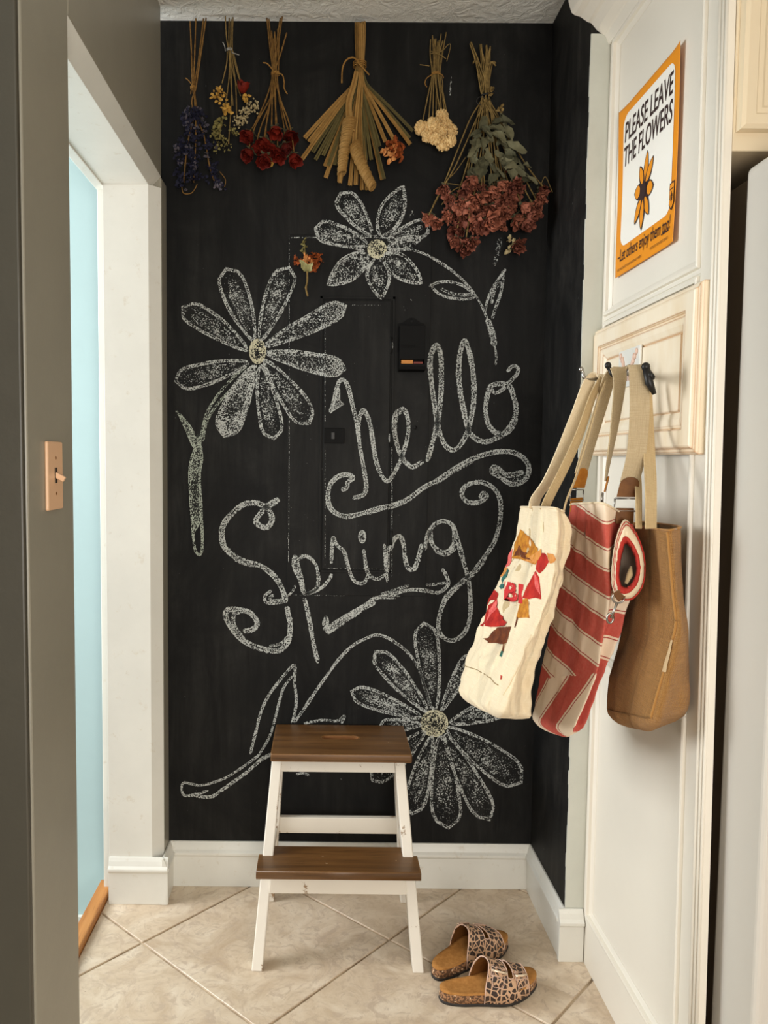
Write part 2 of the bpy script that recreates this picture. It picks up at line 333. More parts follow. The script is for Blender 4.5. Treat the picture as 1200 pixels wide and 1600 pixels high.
class G:
    """collects verts/faces for one mesh"""
    def __init__(s): s.v = []; s.f = []; s.uv = []
    def add(s, v, f, uv=None):
        n = len(s.v); s.v += [Vector(a) for a in v]; s.f += [tuple(i+n for i in q) for q in f]
        s.uv += list(uv) if uv is not None else [(0, 0)]*len(v)
    def box(s, x0, x1, y0, y1, z0, z1):
        s.add([(x0, y0, z0), (x1, y0, z0), (x1, y1, z0), (x0, y1, z0), (x0, y0, z1), (x1, y0, z1), (x1, y1, z1), (x0, y1, z1)],
              [(0, 3, 2, 1), (4, 5, 6, 7), (0, 1, 5, 4), (1, 2, 6, 5), (2, 3, 7, 6), (3, 0, 4, 7)])
    def bar(s, a, b, w, d, wd):
        """rectangular bar from a to b; wd = direction of width"""
        a, b = Vector(a), Vector(b); t = (b-a).normalized(); wv = (Vector(wd)-t*Vector(wd).dot(t)).normalized(); dv = t.cross(wv)
        v = []
        for p in (a, b):
            for i, j in ((-1, -1), (1, -1), (1, 1), (-1, 1)): v.append(p+wv*(i*w/2)+dv*(j*d/2))
        s.add(v, [(0, 3, 2, 1), (4, 5, 6, 7), (0, 1, 5, 4), (1, 2, 6, 5), (2, 3, 7, 6), (3, 0, 4, 7)])
    def tube(s, pts, r, n=6, cap=True):
        pts = [Vector(p) for p in pts]; m = len(pts); rs = r if hasattr(r, '__len__') else [r]*m
        v = []; f = []; prev = None
        for i, p in enumerate(pts):
            t = (pts[min(i+1, m-1)]-pts[max(i-1, 0)]); t = t.normalized() if t.length > 1e-9 else Vector((0, 0, 1))
            if prev is None:
                a = t.orthogonal().normalized()
            else:
                a = prev-t*prev.dot(t); a = a.normalized() if a.length > 1e-6 else t.orthogonal().normalized()
            prev = a; b = t.cross(a)
            for k in range(n):
                q = 2*PI*k/n; v.append(p+(a*math.cos(q)+b*math.sin(q))*rs[i])
        for i in range(m-1):
            for k in range(n):
                k2 = (k+1) % n; f.append((i*n+k, i*n+k2, (i+1)*n+k2, (i+1)*n+k))
        if cap: f.append(tuple(range(n-1, -1, -1))); f.append(tuple((m-1)*n+k for k in range(n)))
        s.add(v, f)
    def extr(s, prof, path0, path1, ax, ay):
        """profile (list of (a,b)) swept from path0 to path1; ax, ay are the directions of a and b"""
        p0, p1, ax, ay = Vector(path0), Vector(path1), Vector(ax), Vector(ay); n = len(prof)
        v = [p0+ax*a+ay*b for a, b in prof]+[p1+ax*a+ay*b for a, b in prof]
        f = [(i, (i+1) % n, n+(i+1) % n, n+i) for i in range(n)]+[tuple(range(n-1, -1, -1)), tuple(range(n, 2*n))]
        s.add(v, f)
    def sphere(s, c, r, nu=8, nv=5, sq=(1, 1, 1)):
        v = []; f = []; c = Vector(c)
        for i in range(nv+1):
            th = PI*i/nv
            for k in range(nu):
                q = 2*PI*k/nu; v.append(c+Vector((math.sin(th)*math.cos(q)*r*sq[0], math.sin(th)*math.sin(q)*r*sq[1], math.cos(th)*r*sq[2])))
        for i in range(nv):
            for k in range(nu): f.append((i*nu+k, (i+1)*nu+k, (i+1)*nu+(k+1) % nu, i*nu+(k+1) % nu))
        s.add(v, f)
    def build(s, name, mat, parent=None, kind=None, bevel=0, smooth=False, uv=False, local=False, seg=2):
        return mk(name, s.v, s.f, mat, parent, kind, bevel, smooth, s.uv if uv else None, local, None, seg)
def bx(name, mat, x0, x1, y0, y1, z0, z1, parent=None, kind=None, bevel=.0015, seg=2):
    g = G(); g.box(min(x0, x1), max(x0, x1), min(y0, y1), max(y0, y1), min(z0, z1), max(z0, z1)); return g.build(name, mat, parent, kind, bevel, seg=seg)
def cr(pts, n=8, closed=False):
    """Catmull-Rom through points (Vectors of any size)"""
    P = [np.array(p, float) for p in pts]; m = len(P); out = []
    for i in range(m if closed else m-1):
        if closed: a, b, c, d = P[i-1], P[i], P[(i+1) % m], P[(i+2) % m]
        else: a, b, c, d = P[max(i-1, 0)], P[i], P[i+1], P[min(i+2, m-1)]
        for k in range(n):
            t = k/n; out.append(.5*((2*b)+(c-a)*t+(2*a-5*b+4*c-d)*t*t+(3*b-a-3*c+d)*t**3))
    if not closed: out.append(P[-1])
    return out
def flat_shape(name, outlines, mat, parent, thick, bevel, place, local=False, kind=None, smooth=False):
    """2D outlines (holes allowed) extruded: made with a filled 2D curve; place maps (x,y,z) to a point"""
    cu = bpy.data.curves.new('outline', 'CURVE'); cu.dimensions = '2D'; cu.fill_mode = 'BOTH'
    for pl in outlines:
        sp = cu.splines.new('POLY'); sp.points.add(len(pl)-1); sp.use_cyclic_u = True
        for q, (a, b) in zip(sp.points, pl): q.co = (a, b, 0, 1)
    cu.extrude = max(thick/2-bevel, 0); cu.bevel_depth = bevel; cu.bevel_resolution = 1; cu.offset = -bevel
    return curve_mesh(name, cu, mat, parent, place, local, kind, smooth)
def curve_mesh(name, cu, mat, parent, place, local=False, kind=None, smooth=False):
    t = bpy.data.objects.new('outline', cu); C.objects.link(t)
    dg = bpy.context.evaluated_depsgraph_get(); me = bpy.data.meshes.new_from_object(t.evaluated_get(dg))
    bpy.data.objects.remove(t); bpy.data.curves.remove(cu); me.name = name; me.materials.clear()
    off = Vector((0, 0, 0)) if local else org(parent)
    for v in me.vertices: v.co = Vector(place(v.co))-off
    me.update(); bm = bmesh.new(); bm.from_mesh(me); bmesh.ops.remove_doubles(bm, verts=bm.verts, dist=1e-6); bmesh.ops.recalc_face_normals(bm, faces=bm.faces); bm.to_mesh(me); bm.free()
    o = link(name, me, mat, parent, kind, 0, smooth)
    if parent is not None and not local: ORG[o.name] = off
    return o
def text_mesh(name, s, size, mat, parent, place, shear=0., offset=0., spacing=1., extrude=.0003, local=False):
    cu = bpy.data.curves.new('text', 'FONT'); cu.body = s; cu.size = size; cu.shear = shear; cu.offset = offset; cu.space_character = spacing; cu.extrude = extrude; cu.resolution_u = 4
    return curve_mesh(name, cu, mat, parent, place, local)
def nz(p, s, seed=0.): return noise.noise(Vector((p[0]*s+seed, p[1]*s+seed*1.7, p[2]*s-seed)))

# ------------------------------------------------------------------ room shell
XL, XR, XC, H = -.46, .63, .677, 2.516
YE = -.335                      # where the black return wall ends and the cabinet side begins
FRONT = -.93                    # front edge of the cabinet side
def st(name, g, mat, bevel=.002): return g.build(name, mat, None, 'structure', bevel)
g = G(); g.box(-.614, .85, 0, .10, -.35, H+.1); wall_back = st('wall_back', g, 'board', 0)
g = G(); g.box(XR, .80, YE, -.0005, 0, H); wall_right = st('wall_right', g, 'board_r', 0)
g = G(); g.box(-3.0, 2.6, -4.8, .10, H, H+.06); ceiling = st('ceiling', g, 'ceil', 0)
# left wall: pier, head over the doorway, short run beside the black wall; the arris of the doorway is chamfered
XO = -.615; YJ = -.10; YN = -.857; HD = 2.032; CH = .030
g = G()
g.box(XO, XL, -1.078, YN, 0, H)
g.box(XO, XL, YN, YJ+CH, HD+CH, H)
g.box(XO, XL, YJ+CH, -.0005, 0, HD+CH)
wall_left = st('wall_left', g, 'greige', .004)
# white lining of the doorway with its chamfered edge
g = G()
prof = [(0, 0), (XL-CH-XO, 0), (XL-.0008-XO, CH), (0, CH)]          # a: +x, b: away from the opening
g.extr(prof, (XO, YJ, 0), (XO, YJ, HD), (1, 0, 0), (0, 1, 0)); trim_1 = st('trim_1', g, 'white', .001)
g = G(); g.extr(prof, (XO, YN, HD), (XO, YJ+CH, HD), (1, 0, 0), (0, 0, 1)); trim_2 = st('trim_2', g, 'white', .001)
g = G(); g.box(-.642, XO, -.060, -.02, 0, HD+.03); g.box(-.642, XO, YN, -.02, HD-.004, HD+.06); st('trim_3', g, 'white')
# threshold and the room behind the doorway, one step lower
g = G(); g.box(-.662, -.624, YN-.2, -.018, -.02, .022); st('trim_4', g, 'oak', .004)
g = G(); g.box(-3.0, -.6155, .12, .16, -.35, H); st('wall_side_room', g, 'blue', 0)
g = G(); g.box(-3.0, -.6155, .106, .12, -.33, -.172); st('baseboard_side_room', g, 'white')
g = G(); g.box(-3.0, -.66, -2.6, .12, -.36, -.33); st('floor_side_room', g, 'subfloor', 0)
g = G(); g.box(-.66, -.622, -2.6, .12, -.36, -.021); st('trim_5', g, 'white', 0)
g = G(); g.box(-.85, XL-.002, -1.092, -1.0785, 0, H); st('pier_end_shade', g, 'greige_shade', .003)  # thin slab added over the pier end to carry its shade as colour
# pale end of the black return wall
g = G()
n = 60
for i in range(n):          # ragged paint line where the black stops
    z0, z1 = .136+(2.31-.136)*i/n, .136+(2.31-.136)*(i+1)/n
    e = .0035*nz((0, 0, z0), 14, 3.)+.002*nz((0, 0, z0), 70, 9.)
    g.box(XR-.0008+max(e, -.0008)*1., XC-.0002, YE-.004, YE+.0005, z0, z1)
st('trim_6', g, 'stripend', 0)

# baseboards: moulded cap on a plain board
BB = [(0, 0), (.014, 0), (.0155, .094), (.0205, .100), (.0205, .107), (.014, .114), (.010, .126), (.005, .136), (0, .136)]
g = G(); g.extr(BB, (XL+.0005, -.0005, 0), (XR-.0005, -.0005, 0), (0, -1, 0), (0, 0, 1)); st('baseboard_back', g, 'white', .001)
g = G(); g.extr(BB, (XR, -.0005, 0), (XR, YE-.0045, 0), (-1, 0, 0), (0, 0, 1)); g.extr(BB, (XR-.018, YE-.0045, 0), (XC-.002, YE-.0045, 0), (0, -1, 0), (0, 0, 1)); st('baseboard_right', g, 'white', .001)
g = G(); g.extr(BB, (XL+.0005, YJ-.015, 0), (XL+.0005, -.0005, 0), (1, 0, 0), (0, 0, 1)); g.extr(BB, (XO+.002, YJ, 0), (XL+.018, YJ, 0), (0, -1, 0), (0, 0, 1)); st('baseboard_left', g, 'white', .001)

# floor: grout bed with every tile laid diagonally
g = G(); g.box(-.625, 1.9, -4.8, .0, -.05, -.004); floor = st('floor', g, 'grout', 0)
def clip(poly, ax, lim, keep_less):
    out = []
    for i in range(len(poly)):
        a, b = poly[i], poly[(i+1) % len(poly)]; ia = (a[ax] <= lim) == keep_less; ib = (b[ax] <= lim) == keep_less
        if ia: out.append(a)
        if ia != ib:
            t = (lim-a[ax])/(b[ax]-a[ax]); out.append((a[0]+(b[0]-a[0])*t, a[1]+(b[1]-a[1])*t))
    return out
S = .466; a1 = math.radians(-42.8); e1 = (math.cos(a1)*S, math.sin(a1)*S); e2 = (-e1[1], e1[0]); O0 = (.1835, -.2665); gap = .0035/S
for i in range(-8, 11):
    for j in range(-9, 9):
        q = [(O0[0]+e1[0]*(i+a)+e2[0]*(j+b), O0[1]+e1[1]*(i+a)+e2[1]*(j+b)) for a, b in ((gap, gap), (1-gap, gap), (1-gap, 1-gap), (gap, 1-gap))]
        for ax, lim, less in ((0, -.622, False), (0, .69, True), (1, -.003, True), (1, -1.75, False)):
            if q: q = clip(q, ax, lim, less)
        if len(q) < 3: continue
        cx = sum(p[0] for p in q)/len(q); cyy = sum(p[1] for p in q)/len(q); n = len(q)
        ar = abs(sum(q[k][0]*q[(k+1) % n][1]-q[(k+1) % n][0]*q[k][1] for k in range(n)))/2
        if ar < .0006: continue
        v = [(x-cx, y-cyy, 0) for x, y in q]+[(x-cx, y-cyy, -.007) for x, y in q]
        f = [tuple(range(n)), tuple(range(2*n-1, n-1, -1))]+[(k, n+k, n+(k+1) % n, (k+1) % n) for k in range(n)]
        t = mk('tile', v, f, 'tile', floor, bevel=.0012, local=True, seg=1); t.location = (cx, cyy, 0)

# ------------------------------------------------------------------ cabinet surround beside the fridge
cab = thing('tall_cabinet', 'cream painted tall cabinet with panelled side and crown moulding beside the fridge', 'cabinet', (.69, -.64, 0))
yA, yB = YE-.0005, FRONT
pa, pb = -.382, -.826            # inner edges of the sunk panels
rows = [(.150, .790), (.835, 1.600), (1.662, 2.262)]
bvw, dep = .028, .010
g = G()                         # side: stiles and rails with sunk, bevelled panels
zs = [0]+[z for r in rows for z in (r[0]-bvw, r[1]+bvw)]+[2.42]
def quad(g, a, b, c, d): g.add([a, b, c, d], [(0, 1, 2, 3)])
quad(g, (XC, yA, 0), (XC, pa+bvw, 0), (XC, pa+bvw, 2.42), (XC, yA, 2.42))
quad(g, (XC, pb-bvw, 0), (XC, yB, 0), (XC, yB, 2.42), (XC, pb-bvw, 2.42))
for k in range(0, len(zs), 2): quad(g, (XC, pa+bvw, zs[k]), (XC, pb-bvw, zs[k]), (XC, pb-bvw, zs[k+1]), (XC, pa+bvw, zs[k+1]))
for r in rows:
    o = [(XC, pa+bvw, r[0]-bvw), (XC, pb-bvw, r[0]-bvw), (XC, pb-bvw, r[1]+bvw), (XC, pa+bvw, r[1]+bvw)]
    pr = [(0, 0), (.05, .0025), (.12, .0025), (.18, -.004), (.34, -.0055), (.52, -.004), (.56, .003), (.90, .0085), (.93, .0115), (1.0, .0115), (1.0, .010)]      # moulding: raised bead, then slope down
    prev = None
    for q, dx in pr:
        e = bvw*q; cur = [(XC+dx, pa+bvw-e, r[0]-bvw+e), (XC+dx, pb-bvw+e, r[0]-bvw+e), (XC+dx, pb-bvw+e, r[1]+bvw-e), (XC+dx, pa+bvw-e, r[1]+bvw-e)]
        if prev:
            for k in range(4): quad(g, prev[k], prev[(k+1) % 4], cur[(k+1) % 4], cur[k])
        prev = cur
XB = XC+.012
quad(g, (XB, yA, 0), (XB, yB, 0), (XB, yB, 2.42), (XB, yA, 2.42)); quad(g, (XC, yA, 0), (XB, yA, 0), (XB, yA, 2.42), (XC, yA, 2.42)); quad(g, (XC, yB, 0), (XB, yB, 0), (XB, yB, 2.42), (XC, yB, 2.42))
quad(g, (XC, yA, 2.42), (XB, yA, 2.42), (XB, yB, 2.42), (XC, yB, 2.42))
def lean(p): return Vector((p[0], p[1]-.024*(1.1-p[2])*(p[1]-yA)/(yB-yA), p[2]))
g.v = [lean(p) for p in g.v]; me_side = g.build('side_frame', 'cream', cab)
for r, nm in zip(rows, ('lower', 'middle', 'upper')):
    bx('panel', 'cream', XC+.0098, XC+.0115, pb-.02, pa+.002, r[0]-.002, r[1]+.002, cab, bevel=0)
for yy, rr_ in ((-.905, .0055), (-.9165, .0045), (-.926, .0035)):
    g = G(); g.tube([lean((XC-.0005, yy, z)) for z in (0, .8, 1.6, 2.30)], rr_, 10); g.build('bead', 'cream', cab, smooth=True)
CR_ = [(0, 0), (.004, .0), (.010, .012), (.014, .020), (.018, .022), (.034, .034), (.048, .050), (.056, .052), (.074, .064), (.088, .068), (.096, .074), (.100, .086), (.104, .100), (.104, .150), (0, .150)]
g = G(); g.extr([(a, b) for a, b in CR_], (XC-.0005, YE-.001, 2.285), (XC-.0005, FRONT-.10, 2.285), (-1, 0, 0), (0, 0, 1)); g.build('crown_moulding', 'cream', cab, bevel=.002)
g = G(); g.box(XC+.0125, 1.75, FRONT-.001+.018, -.40, 1.816, 2.42); g.build('upper_box', 'tan', cab, bevel=.002)
g = G(); g.box(1.70, 1.74, FRONT, -.34, 0, 1.815); g.build('far_side', 'cream', cab)
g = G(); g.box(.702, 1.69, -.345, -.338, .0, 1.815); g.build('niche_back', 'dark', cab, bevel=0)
def raised_door(par, x0, x1, z0, z1, y):
    gg = G(); pr = [(0, 0), (0, .018), (.006, .022), (.022, .022), (.026, .017), (.034, .017), (.040, .012), (.055, .010)]
    prev = None
    for e, d in pr:
        cur = [(x0+e, y-d, z0+e), (x1-e, y-d, z0+e), (x1-e, y-d, z1-e), (x0+e, y-d, z1-e)]
        if prev:
            for k in range(4): quad(gg, prev[k], prev[(k+1) % 4], cur[(k+1) % 4], cur[k])
        prev = cur
    gg.add(prev, [(0, 1, 2, 3)])
    d = gg.build('door', 'tan', par, bevel=.0006); bx('door_panel', 'tan', x0+.075, x1-.075, y-.014, y-.009, z0+.075, z1-.075, d, bevel=.003)
raised_door(cab, .694, 1.20, 1.846, 2.36, FRONT+.0168); raised_door(cab, 1.21, 1.70, 1.846, 2.36, FRONT+.0168)

# ------------------------------------------------------------------ fridge
fr = thing('refrigerator', 'off-white refrigerator standing in the niche at the right edge', 'refrigerator', (1.2, -.7, 0))
bx('body', 'fridgebody', .722, 1.66, -.915, -.36, .02, 1.772, fr, bevel=.004)
bx('freezer_door', 'fridge', .712, 1.192, -1.06, -.917, .05, 1.785, fr, bevel=.012, seg=4)
bx('door', 'fridge', 1.20, 1.668, -1.06, -.917, .05, 1.785, fr, bevel=.012, seg=4)
for xx in (1.165, 1.228):
    g = G(); g.tube([(xx, -1.06, .7), (xx, -1.10, .72), (xx, -1.10, 1.48), (xx, -1.06, 1.5)], .011, 8); g.build('handle', 'fridge', fr, smooth=True)
g = G(); g.box(.75, 1.64, -.94, -.90, 0, .05); g.build('toe_grille', 'black', fr)

# ------------------------------------------------------------------ light switch on the left wall
sw = thing('light_switch', 'ivory toggle light switch on the greige wall left of the doorway', 'light switch', (XL, -.968, 1.253))
bx('plate', 'ivory', XL, XL+.006, -1.005, -.931, 1.196, 1.311, sw, bevel=.003, seg=3)
bx('slot', 'dark', XL+.0058, XL+.0068, -.973, -.963, 1.241, 1.267, sw, bevel=0)
g = G(); g.bar((XL+.004, -.968, 1.256), (XL+.021, -.968, 1.247), .0075, .009, (0, 1, 0)); g.build('toggle', 'ivory', sw, bevel=.0015)
for z in (1.2835, 1.2235):
    g = G(); g.sphere((XL+.006, -.968, z), .003, 8, 4, (.5, 1, 1)); g.build('screw', 'leather_d', sw, smooth=True)

# ------------------------------------------------------------------ fuse box painted into the black wall
FX0, FX1, FZ0, FZ1, FD = -.110, .300, .886, 1.928, .0035       # cover plate
DX0, DX1, DZ0, DZ1, DD = -.006, .186, .966, 1.7425, .0095      # its door
eb = thing('fuse_box', 'black painted fuse box cover with hinged door set in the chalkboard wall', 'fuse box', (.095, 0, 1.4))
bx('cover_plate', 'panelblk', FX0, FX1, -FD, -.0003, FZ0, FZ1, eb, bevel=.001)
g = G()
for x0, x1, z0, z1 in ((DX0-.012, DX0-.004, DZ0-.01, DZ1+.012), (DX1+.004, DX1+.012, DZ0-.01, DZ1+.012)): g.box(x0, x1, -FD-.003, -FD+.0005, z0, z1)
g.box(DX0-.012, DX1+.012, -FD-.003, -FD+.0005, DZ1+.004, DZ1+.012); g.box(DX0-.012, DX1+.012, -FD-.003, -FD+.0005, DZ0-.012, DZ0-.004)
g.build('door_rim', 'panelblk', eb, bevel=.001)
dr = bx('door', 'panelblk', DX0, DX1, -DD, -FD+.0002, DZ0, DZ1, eb, bevel=.002)
a, b = at_y(507, 669, -.0), at_y(538, 693, -.0)
bx('latch_plate', 'blackpaint', a.x, b.x, -DD-.004, -DD+.001, b.z, a.z, dr, bevel=.0015)
g = G(); g.box(a.x+.020, a.x+.030, -DD-.0065, -DD-.0035, b.z+.012, a.z-.012); g.build('latch', 'wire', dr, bevel=.001)
for py in (540, 687, 840):
    p = at_y(611, py, 0); g = G(); g.tube([(p.x, -DD-.001, p.z-.022), (p.x, -DD-.001, p.z+.022)], .0035, 8); g.build('hinge', 'panelblk', eb, smooth=True)
for px, py in ((645, 384), (648, 668), (560, 400)):
    p = at_y(px, py, 0); g = G(); g.sphere((p.x, -FD-.0005, p.z), .006, 10, 5, (1, .35, 1)); g.build('screw', 'panelblk', eb, smooth=True)
# matchbox holder
mh = thing('match_holder', 'small black metal match holder hung on the wall beside the fuse box door', 'holder', tuple(at_y(640, 545, -.01)))
a, b = at_y(624, 511, -.005), at_y(661, 580, -.005); X0, X1, Z1, Z0 = a.x, b.x, a.z, b.z; yb, yf = -FD-.0006, -.034
bx('back_plate', 'blackpaint', X0-.004, X1+.002, yb-.0015, yb, Z0-.004, Z1+.010, mh, bevel=.0005)
bx('front', 'blackpaint', X0, X1, yf-.0015, yf, Z0+.030, Z1, mh, bevel=.0005)
g = G(); g.box(X0-.001, X0+.0005, yf, yb, Z0+.002, Z1); g.build('side', 'blackpaint', mh)
g = G(); g.box(X1-.0005, X1+.001, yf, yb, Z0+.002, Z1); g.build('side', 'blackpaint', mh)
g = G(); cx, zc = (X0+X1)/2, Z1
top = [(X0-.004, Z1+.009), (X0+.012, Z1+.014), (cx-.010, Z1+.024), (cx, Z1+.027), (cx+.010, Z1+.024), (X1-.012, Z1+.014), (X1+.002, Z1+.009)]
flat_shape('crest', [[(x, z) for x, z in top], [(cx+.004*math.cos(q*PI/4), Z1+.017+.004*math.sin(q*PI/4)) for q in range(8)]], 'blackpaint', mh, .0015, .0003, lambda c: (c.x, yb-.00075+c.z, c.y))
g = G(); pr_ = [(yb, Z0-.002), (yf-.008, Z0), (yf-.012, Z0+.010), (yf-.013, Z0+.016), (yf-.011, Z0+.016), (yf-.010, Z0+.010), (yf-.007, Z0+.002), (yb, Z0)]
g.extr(pr_, (X0-.001, 0, 0), (X1+.003, 0, 0), (0, 1, 0), (0, 0, 1)); g.build('tray', 'blackpaint', mh, bevel=.0004)
text_mesh('embossed_word', 'MATCHES', .0125, 'blackpaint', mh, lambda c: (X0+.004+c.x*.72, yf-.0015-.0006-c.z, Z0+.062+c.y), extrude=.0006)
g = G(); g.box(X0+.004, X0+.038, yf+.002, yb-.003, Z0+.0005, Z0+.028); match_a = g.build('match_stack', 'matchbox', mh, bevel=.001)
g = G(); g.box(X0+.040, X1-.004, yf+.002, yb-.003, Z0+.0005, Z0+.024); g.build('match_stack', 'redbox', mh, bevel=.001)

# ------------------------------------------------------------------ chalk drawing, laid on the wall and over the fuse box
def wall_d(x, z):
    if DX0-.001 < x < DX1+.001 and DZ0-.001 < z < DZ1+.001: return DD
    if DX0-.013 < x < DX1+.013 and DZ0-.013 < z < DZ1+.013: return FD+.003
    if FX0-.001 < x < FX1+.001 and FZ0-.001 < z < FZ1+.001: return FD
    return 0.
def onwall(px, py): p = at_y(px, py, 0); return p.x, p.z
class CH_:
    def __init__(s): s.v = []; s.f = []; s.d = []; s.lift = .0008
    def stroke(s, pts, w=9, dens=1., z=(500, 500, .3), fade=0, smooth=True, edge=1., core=.72):
        ox, oy, k = z; pts = [(ox+x*k, oy+y*k) for x, y in pts]
        if smooth and len(pts) > 2: pts = [tuple(q) for q in cr(pts, 7)]
        P = [Vector(onwall(*q)) for q in pts]
        R = [P[0]]                                          # even spacing
        for a, b in zip(P, P[1:]):
            n = max(1, int((b-a).length/.006)); R += [a+(b-a)*(i/n) for i in range(1, n+1)]
        hw = w*.78/521/2; L = len(R); n0 = len(s.v); cols = (-1, -.72, -.3, .3, .72, 1); dn = (.15, edge, core, core, edge, .15)
        for i, p in enumerate(R):
            t = R[min(i+1, L-1)]-R[max(i-1, 0)]; t = t.normalized() if t.length > 1e-9 else Vector((1, 0)); nn = Vector((-t.y, t.x))
            e = min(1, i/2+.3, (L-1-i)/2+.3); ww = hw*(1+.22*nz((p.x, 0, p.y), 22, len(s.v)*.0)) 
            for c, dd in zip(cols, dn):
                q = p+nn*(ww*c*e); s.v.append((q.x, -wall_d(q.x, q.y)-s.lift, q.y)); s.d.append(dens*dd*(1-fade*i/L))
        for i in range(L-1):
            for k_ in range(5): a = n0+i*6+k_; s.f.append((a, a+1, a+7, a+6))
        s.lift += .00003
    def fill(s, out, dens=.5, n=8, z=None, core=False):
        """fan of rings from the middle of a closed outline (wall pixels)"""
        if z: out = [(z[0]+x*z[2], z[1]+y*z[2]) for x, y in out]
        P = [Vector(onwall(*q)) for q in out]; c = sum(P, Vector((0, 0)))/len(P); m = len(P); n0 = len(s.v)
        for r in range(n+1):
            for p in P:
                q = c+(p-c)*(r/n); s.v.append((q.x, -wall_d(q.x, q.y)-s.lift, q.y))
                k_ = r/n; pf = (.55+.5*k_**2) if not core else 1.25-1.05*max(0, min(1, (k_-.45)/.35))
                s.d.append(dens*pf+.28*nz((q.x, 0, q.y), 38, 4.)+.12*nz((q.x, 0, q.y), 110, 8.))
        for r in range(n):
            for i in range(m):
                a, b = n0+r*m+i, n0+r*m+(i+1) % m; s.f.append((a, b, b+m, a+m))
        s.lift += .00003
    def petal(s, b, t, w, z, dens=.5, tip='round', line=8, inner=True, skew=0):
        ox, oy, k = z; B = Vector((ox+b[0]*k, oy+b[1]*k)); T = Vector((ox+t[0]*k, oy+t[1]*k)); ax = T-B; L = ax.length; ax /= L; nn = Vector((-ax.y, ax.x)); hw = w*k/2
        out = []
        for sgn in (1, -1):
            us = [i/12 for i in range(13)]
            if sgn < 0: us = us[::-1][1:]
            for u in us:
                if tip == 'round': f = (math.sin(min(1, u/.78)*PI/2)**.8)*(1 if u < .78 else math.sqrt(max(0, 1-((u-.78)/.22)**2)))
                else: f = math.sin(PI*u**.85)**.85 if 0 < u < 1 else 0
                f = .08*(1-u)+f
                wob = 1+.10*nz((T.x*.05+u*2, sgn, B.y*.03), 1.3)
                out.append(B+ax*(u*L)+nn*(sgn*hw*f*wob+skew*math.sin(PI*u)*hw))
        o2 = [(p.x, p.y) for p in out]
        s.fill(o2, dens, core=dens < .6); s.stroke(o2+[o2[0]], line, .95, (0, 0, 1), smooth=False)
        if inner:
            for q in range(2):
                sg = random.uniform(-.45, .45); pts = []
                for u in (.15, .4, .65, .85): pts.append(tuple(B+ax*(u*L)+nn*(hw*sg*math.sin(PI*u**.9)+random.uniform(-1, 1))))
                s.stroke(pts, 7, .55, (0, 0, 1))
    def build(s, name, mat='chalk'):
        o = mk(name, s.v, s.f, mat, wall_back, dens=[max(0, min(1.2, d)) for d in s.d])
        return o
def chalk(name, mat='chalk'):
    c = CH_(); c.nm = name; c.mt = mat; return c

ZA = (500, 500, .3)
c = CH_()                                                  # hello
c.stroke([(52, 487), (72, 425), (88, 355), (105, 316), (130, 320), (150, 365), (170, 450), (190, 540), (205, 650), (220, 730), (235, 820), (240, 868), (230, 903), (200, 920), (168, 926)], 9, z=ZA)
c.fill([(54, 485), (75, 415), (92, 345), (104, 365), (104, 420), (126, 440), (92, 462)], 1.0, 4, ZA)
c.stroke([(205, 640), (198, 575), (205, 510), (225, 470), (247, 505), (265, 570), (275, 640), (290, 730), (315, 800), (345, 838), (370, 822), (400, 770), (430, 700), (455, 610), (460, 530), (445, 480), (425, 466), (395, 490), (383, 540), (390, 600), (410, 680), (440, 735), (480, 765), (515, 748), (537, 735)], 9.5, z=ZA)
c.stroke([(392, 600), (400, 510), (425, 475)], 5, .7, ZA)
c.stroke([(556, 738), (580, 660), (610, 540), (625, 440), (632, 330), (632, 220), (622, 160), (605, 132), (580, 170), (573, 230), (580, 330), (598, 450), (615, 560), (645, 640), (680, 675), (715, 668), (750, 620), (775, 560), (795, 470), (802, 370), (795, 260), (775, 160), (752, 108), (730, 170), (722, 260), (730, 370), (750, 480), (775, 575), (815, 620), (860, 635), (910, 620), (960, 590), (1000, 540), (1022, 470), (1005, 390), (985, 345), (940, 332), (890, 345), (870, 400), (862, 470), (875, 540), (910, 585), (945, 592)], 11, z=ZA)
c.stroke([(622, 170), (628, 250), (622, 320)], 8, .8, ZA)
c.stroke([(888, 350), (910, 380), (950, 362), (990, 320), (1025, 282), (1031, 252), (1005, 240), (973, 270)], 8, z=ZA)
c.stroke([(1015, 470), (1018, 520), (990, 575), (950, 598)], 9, .9, ZA)
c.build('chalk_word')
c = CH_()                                                  # flourish under hello
c.stroke([(110, 885), (138, 872), (145, 845), (170, 822), (140, 804), (95, 815), (57, 850), (42, 900), (46, 960), (80, 1003), (140, 1022), (220, 1005), (300, 982), (400, 960), (470, 925), (540, 872), (620, 830), (700, 775), (780, 730), (860, 700), (940, 685), (1010, 690), (1065, 725), (1088, 775), (1070, 828), (1020, 855), (975, 845), (935, 812), (898, 790), (905, 765), (935, 782), (960, 805), (1010, 806), (1060, 790)], 11, z=ZA)
c.stroke([(240, 1012), (320, 985), (420, 958), (500, 915)], 6, .8, ZA); c.stroke([(600, 855), (700, 790), (800, 735)], 6, .8, ZA)
c.stroke([(980, 850), (1020, 830), (1080, 800)], 9, .6, ZA)
c.build('chalk_flourish')
ZB = (330, 740, .19377); ZC = (480, 740, .30833)
c = CH_()                                                  # Spring
c.stroke([(550, 205), (490, 240), (430, 285), (375, 350), (362, 392), (410, 430), (460, 425), (490, 370), (475, 310), (430, 265), (350, 235), (260, 250), (170, 320), (105, 400), (85, 490), (105, 590), (180, 662), (280, 712), (390, 740), (480, 800), (540, 870), (580, 950), (603, 1040)], 12, z=ZB)
c.stroke([(130, 600), (200, 690), (300, 730), (390, 745)], 9, .8, ZB); c.stroke([(430, 760), (500, 830), (550, 900)], 8, .8, ZB)
